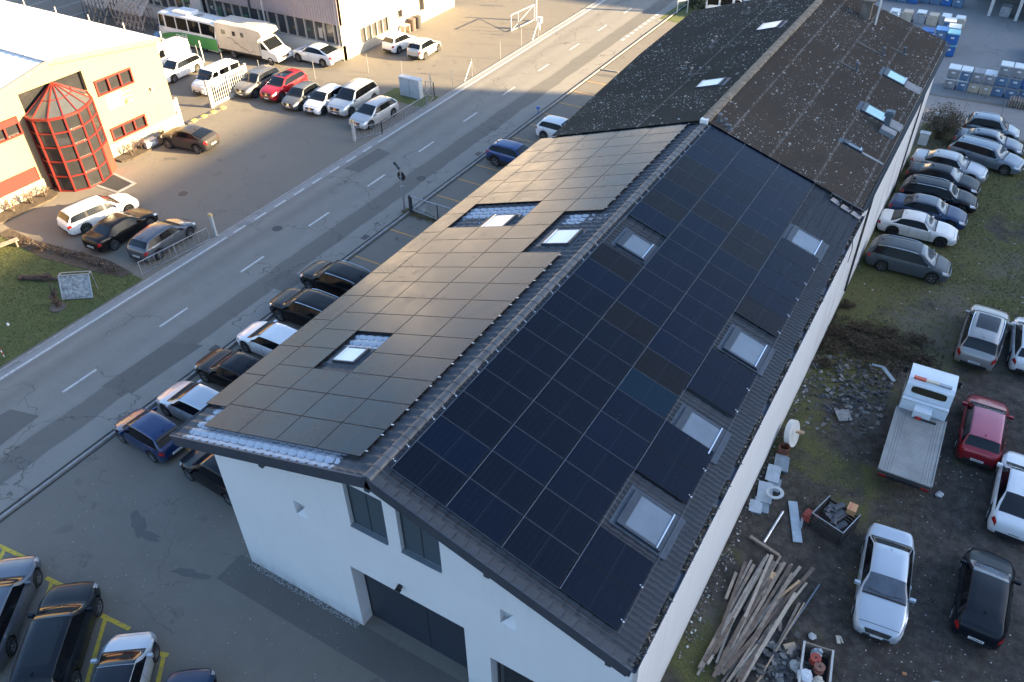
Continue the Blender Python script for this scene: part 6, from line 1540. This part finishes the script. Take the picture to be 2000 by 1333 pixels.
sh_ = [((8.05, 15.9), (8.2, 15.1), .5, .25), ((7.95, 15.1), (8.05, 14.3), .45, .3), ((8.15, 14.6), (8.25, 13.9), .4, .15), ((7.9, 14.1), (8.1, 13.1), .5, .2), ((8.0, 13.3), (8.15, 12.6), .5, .1), ((7.85, 12.9), (7.95, 12.4), .4, .25)]
for i, (a, b, w_, z_) in enumerate(sh_):
    mb = MB(); mb.bar((a[0], a[1], z_), (b[0], b[1], z_ * .5), w_, .03); mb.bar((a[0] + .1, a[1], z_ - .08), (b[0] + .1, b[1], z_ * .5 - .04), w_, .12)
    tagm(mb, "zinc_sheet", [M("zinc_panel", (.24, .29, .33), .5, .5, var=.2), M("zinc_pale", (.42, .48, .52), .5, .5, var=.15)][i % 2], "leaning zinc panel, %s from the rusty barrel down the wall foot" % ORD[i], "metal panel", "zinc panels at the wall foot")
n = 28; mb = MB(); P = []
for z_ in (.06, .09):
    for rr in (.22, .36):
        for k in range(n): a = 2 * math.pi * k / n; P.append((rr * math.cos(a), rr * math.sin(a), z_ + .25 + rr * .1 * math.cos(a)))
mb.add(P, [(k, (k + 1) % n, n + (k + 1) % n, n + k) for k in range(n)] + [(2 * n + k, 3 * n + k, 3 * n + (k + 1) % n, 2 * n + (k + 1) % n) for k in range(n)] + [(n + k, n + (k + 1) % n, 3 * n + (k + 1) % n, 3 * n + k) for k in range(n)] + [(k, 2 * n + k, 2 * n + (k + 1) % n, (k + 1) % n) for k in range(n)])
tagm(mb, "ring_plate", M("ring_alu", (.55, .6, .63), .4, .6), "flat metal ring plate lying on the zinc panels", "ring", loc=(8.42, 13.62, 0))
e = empty("round_tank", (8.1, 17.0, 0)); tag(e, "white round drum lid leaning upright against the wall", "drum")
mb = MB(); ax = Vector((.96, -.1, .28)).normalized(); c = Vector((0, 0, .62)); mb.cyl(c - ax * .12, c + ax * .12, .60, n=32); mb.build("drum", M("drum_white", (.70, .70, .66), .6, var=.1), e, smooth=True)
mb = MB(); mb.box((.3, .5, .4), (.3, .12, .12)); mb.box((.3, -.1, .9), (.3, .1, .1)); mb.build("bracket", WOOD2, e)
e = empty("rusty_barrel", (8.05, 16.15, 0)); tag(e, "rusty open barrel with pink-orange rim below the white drum", "barrel")
mb = MB(); n = 18; P = []
for z_, rr in ((0, .23), (.55, .24), (.55, .21), (.08, .2)):
    for k in range(n): a = 2 * math.pi * k / n; P.append((rr * math.cos(a), rr * math.sin(a), z_))
mb.add(P, [(j * n + k, j * n + (k + 1) % n, (j + 1) * n + (k + 1) % n, (j + 1) * n + k) for j in range(3) for k in range(n)] + [tuple(range(3 * n, 4 * n))]); mb.build("barrel", M("barrel_rust", (.16, .07, .05), .8, .2, var=.5, sc_=5), e, smooth=True)
mb = MB(); mb.cyl((0, 0, .1), (0, 0, .2), .248, n=18, caps=False); mb.build("painted_band", M("band_orange", (.55, .16, .10), .6), e)
# pallet box of dark roof tiles
e = empty("pallet_box", (10.85, 13.3, 0), R(-17)); tag(e, "dark wire pallet box filled with dark roof tiles", "crate")
DK = M("box_black_wood", (.035, .033, .032), .8, var=.4, sc_=6)
mb = MB()
for z_ in (.1, .28, .46, .64):
    mb.box((0, -.62, z_), (1.3, .03, .11)); mb.box((0, .62, z_), (1.3, .03, .11)); mb.box((-.65, 0, z_), (.03, 1.2, .11)); mb.box((.65, 0, z_), (.03, 1.2, .11))
for sx in (-.64, .64):
    for sy_ in (-.6, .6): mb.box((sx, sy_, .4), (.07, .07, .8))
mb.box((0, 0, .08), (1.28, 1.2, .04)); mb.build("box_frame", DK, e)
mb = MB(); mb.bar((-.66, -.64, .82), (.66, -.64, .82), .03, .03); mb.bar((.66, -.64, .82), (.66, .64, .82), .03, .03); mb.bar((-.66, .64, .82), (-.66, -.64, .82), .03, .03); mb.build("rim", STEEL, e)
TL = M("loose_tile", (.055, .065, .08), .5, var=.3)
for i in range(11):
    mb = MB(); n = 8; c = Vector((rnd.uniform(-.42, .42), rnd.uniform(-.4, .45), .55 + .045 * (i % 6))); q = Matrix.Rotation(rnd.uniform(-.5, .5), 3, 'Z') @ Matrix.Rotation(rnd.uniform(-.25, .25), 3, 'X'); P = []
    for yy_ in (-.24, .24):
        for k in range(n + 1): a = math.pi * k / n; P.append(c + q @ Vector((.13 * math.cos(a), yy_, .09 * math.sin(a))))
    mb.add(P, [(k, k + 1, n + 2 + k, n + 1 + k) for k in range(n)]); tagm(mb, "ridge_tile", TL, "dark curved ridge tile, %s of those heaped in the pallet box" % ORD[i], "roof tile", "ridge tiles in the pallet box", smooth=True)
    o = bpy.context.scene.objects; to = [x for x in col.objects if x.name.startswith("ridge_tile")][-1]; to.location = (10.85, 13.3, 0); to.rotation_euler = (0, 0, R(-17))
mb = MB(); mb.box((0, 0, .16), (.5, .42, .32)); mb.box((0, 0, .33), (.52, .2, .02)); tag(mb.build("cardboard_box", M("carton_red", (.36, .07, .05), .7, var=.2), loc=(10.0, 13.25, 0), rz=R(-15)), "red carton on the soil left of the pallet box", "box")
e = empty("cardboard_box", (11.32, 13.9, .62), R(-3)); tag(e, "orange-brown carton with red lettering on the pallet box corner", "box")
mb = MB(); mb.box((0, 0, .14), (.34, .42, .28)); mb.build("carton", M("carton_orange", (.55, .30, .15), .7, var=.1), e)
mb = MB()
for k in range(5): mb.box((-.09, -.15 + k * .075, .282), (.05, .04, .004))
mb.box((-.02, 0, .282), (.012, .34, .004)); mb.build("carton_print", M("print_red", (.5, .05, .07), .6), e)
# open crate of scrap bottom right
e = empty("scrap_crate", (11.85, 6.7, 0), R(9)); tag(e, "open wooden crate with bags and red cable reels at the bottom edge", "crate")
mb = MB(); mb.box((-.45, 0, .3), (.05, 1.6, .6)); mb.box((.45, 0, .3), (.05, 1.6, .6)); mb.box((0, .78, .3), (.85, .05, .6)); mb.box((0, -.78, .3), (.85, .05, .6)); mb.box((0, 0, .04), (.85, 1.5, .04), mi=1); mb.build("crate_walls", [WOOD, DK], e)
mb = MB(); mb.bar((-.47, -.8, .61), (-.47, .8, .61), .07, .02); mb.bar((.47, -.8, .61), (.47, .8, .61), .07, .02); mb.build("rim", M("rim_pale", (.5, .5, .48), .6), e)
def lump(name, c, r_, m, label, cat, group, seed, fl=.7):
    rn = random.Random(seed); mb = MB(); rows_, n = 5, 10; P = []
    for j in range(rows_ + 1):
        th = math.pi * j / rows_
        for k in range(n): a = 6.283 * k / n; q = rn.uniform(.75, 1.2) * r_; P.append((q * math.sin(th) * math.cos(a), q * math.sin(th) * math.sin(a), max(-r_ * .6, q * fl * math.cos(th))))
    mb.add(P, [(j * n + k, (j + 1) * n + k, (j + 1) * n + (k + 1) % n, j * n + (k + 1) % n) for j in range(rows_) for k in range(n)]); return tag(mb.build(name, m, loc=c), label, cat, group)
lump("plastic_bag", (11.75, 7.25, .5), .22, M("bag_grey", (.30, .34, .38), .5), "grey crumpled bag at the back of the scrap crate", "bag", "bags in the scrap crate", 1)
lump("plastic_bag", (11.65, 6.25, .5), .28, M("bag_white", (.62, .66, .70), .4), "white and blue bag at the front of the scrap crate", "bag", "bags in the scrap crate", 2)
lump("plastic_bag", (12.05, 6.3, .45), .2, M("bag_cream", (.55, .50, .42), .5), "cream bag beside the white one in the scrap crate", "bag", "bags in the scrap crate", 3)
for i, (x, y, lb) in enumerate(((11.75, 6.95, "red cable reel in the scrap crate, upper one"), (11.95, 6.7, "brownish-red cable reel in the scrap crate, lower one"))):
    mb = MB(); mb.cyl((0, 0, -.1), (0, 0, .1), .1, n=14); mb.cyl((0, 0, .1), (0, 0, .13), .18, n=18); mb.cyl((0, 0, -.13), (0, 0, -.1), .18, n=18); mb.cyl((0, 0, .131), (0, 0, .14), .04, n=10, mi=1)
    tag(mb.build("cable_reel", [M("reel_red%d" % i, (.34, .06, .04) if i == 0 else (.22, .10, .07), .6), BLACKP], loc=(x, y, .55)), lb, "cable reel", "cable reels in the scrap crate")
for i, (x, y, rz, m_) in enumerate(((10.72, 7.12, .7, M("clay_pipe", (.50, .36, .24), .7)), (10.95, 6.9, 1.5, M("clay_pipe_grey", (.36, .30, .25), .7)))):
    mb = MB(); n = 16; d = Vector((math.cos(rz), math.sin(rz), .1)).normalized(); a_ = Vector((0, 0, .14)); P = []
    qm = d.to_track_quat('Z', 'Y').to_matrix()
    for (t_, rr) in ((0, .12), (.4, .12), (.4, .095), (0, .095)):
        for k in range(n): an = 6.283 * k / n; P.append(a_ + d * t_ + qm @ Vector((rr * math.cos(an), rr * math.sin(an), 0)))
    mb.add(P, [(j * n + k, j * n + (k + 1) % n, ((j + 1) % 4) * n + (k + 1) % n, ((j + 1) % 4) * n + k) for j in range(4) for k in range(n)])
    tagm(mb, "clay_pipe", m_, ["short orange clay pipe lying beside the planks' lower end", "greyer clay pipe next to the orange one"][i], "pipe", "clay pipes by the planks", (x, y, 0), True)
# rubble: slates and stones
def shards(name, n, area, s0, s1, mats, zr, seed, label=None, flat=.12):
    rn = random.Random(seed); mb = MB()
    for i in range(n):
        x, y = area(rn); s_ = rn.uniform(s0, s1); z_ = zr(x, y) * rn.random(); k = rn.choice([4, 5, 6]); ph = rn.random() * 6
        q = Matrix.Rotation(rn.gauss(0, .35), 3, 'X') @ Matrix.Rotation(rn.gauss(0, .35), 3, 'Y'); c = Vector((x, y, z_ + s_ * flat))
        ring = [Vector((s_ * rn.uniform(.7, 1.1) * math.cos(ph + 6.283 * j / k), s_ * rn.uniform(.6, 1.1) * math.sin(ph + 6.283 * j / k), 0)) for j in range(k)]
        P = [c + q @ (r_ + Vector((0, 0, s_ * flat))) for r_ in ring] + [c + q @ (r_ * 1.1 - Vector((0, 0, s_ * flat))) for r_ in ring]
        mb.add(P, [tuple(range(k)), tuple(range(2 * k - 1, k - 1, -1))] + [(j, k + j, k + (j + 1) % k, (j + 1) % k) for j in range(k)], rn.randrange(len(mats)))
    return tag(mb.build(name, mats), kind="stuff")
SL = [M("slate_grey", (.088, .086, .082), .7, var=.3, sc_=4), M("slate_dark", (.055, .06, .068), .7, var=.3, sc_=4), M("slate_pale", (.20, .20, .19), .8, var=.3, sc_=4)]
shards("slate_rubble", 480, lambda r: (min(11.2, max(7.8, r.gauss(9.6, 1.0))), r.gauss(21.7, 1.45)), .025, .15, SL, lambda x, y: .16 * max(0, 1 - ((x - 9.6) / 1.8) ** 2) * max(0, 1 - ((y - 21.8) / 2.6) ** 2), 3)
shards("slate_rubble", 260, lambda r: (r.gauss(11.0, .35), r.gauss(6.4, .45)), .06, .20, SL, lambda x, y: .2, 4)
SP = [M("stone_pale", (.26, .25, .235), .9, var=.3, sc_=8), M("stone_mid", (.16, .155, .15), .9, var=.3), M("stone_white", (.55, .55, .53), .8), M("stone_brown", (.15, .12, .095), .9)]
shards("yard_stones", 1400, lambda r: (7.6 + 11 * r.random() if r.random() < .6 else min(18, max(7.6, r.gauss(14, 1.1))), r.uniform(4.5, 25)), .006, .028, SP, lambda x, y: .005, 5, flat=.4)
shards("yard_stones_far", 350, lambda r: (7.6 + 11 * r.random(), r.uniform(27, 53)), .015, .05, SP, lambda x, y: .005, 6, flat=.4)
shards("wall_foot_debris", 420, lambda r: (7.55 + abs(r.gauss(0, .22)), r.uniform(5, 24)), .015, .06, SP + SL, lambda x, y: .03, 7, flat=.3)
shards("lot_grit", 420, lambda r: (r.uniform(-17, -2), r.uniform(-5.5, 1.5)), .008, .018, [SP[0], SP[2]], lambda x, y: .0, 8, flat=.4)
tagm_ = [((9.75, 19.85, .12), .42, "weathered square panel lying on the slate rubble"), ]
mb = MB(); q = Matrix.Rotation(.6, 3, 'Z') @ Matrix.Rotation(.15, 3, 'X'); mb.box((0, 0, 0), (.62, .62, .05), M=q); tagm(mb, "weathered_slab", M("panel_weathered", (.24, .24, .23), .8, var=.4, sc_=8), "weathered square panel lying at the front of the slate rubble", "panel", loc=(9.75, 19.8, .14))
mb = MB(); mb.bar((10.1, 23.85, .3), (10.6, 23.85, .35), .16, .03); mb.bar((10.6, 23.85, .35), (11.27, 23.34, .12), .2, .03); tagm(mb, "bent_gutter", M("zinc_panel", (.24, .29, .33)), "bent grey metal gutter piece at the top of the slate rubble", "metal sheet")
lump("boulder", (14.25, 17.1, .1), .16, M("stone_white", (.55, .55, .53)), "single white stone on the dark gravel in the middle of the yard", "stone", None, 9)
lump("concrete_block", (11.28, 6.55, .28), .22, M("block_pale", (.40, .41, .41), .9), "pale broken concrete block on the rubble beside the scrap crate", "block", None, 10, .8)
mb = MB(); mb.box((0, 0, .04), (.12, .3, .05), rz=.4); mb.box((.1, .05, .05), (.05, .26, .04), rz=.6); tagm(mb, "wood_offcut", M("offcut_pale", (.5, .46, .38), .8), "small pale offcut on the dark soil left of the silver saloon", "offcut", loc=(12.27, 8.45, 0))
mb = MB(); mb.box((0, 0, .03), (.14, .1, .05), rz=.3); tagm(mb, "brick_piece", M("brick_orange", (.42, .2, .09), .9), "orange brick piece near the bottom edge below the silver saloon", "brick", loc=(14.5, 8.3, 0))
lump("plastic_bag", (11.45, 8.1, .08), .15, M("bag_pale", (.4, .43, .44), .5), "flattened pale plastic bag between planks and silver saloon", "bag", None, 14, .3)
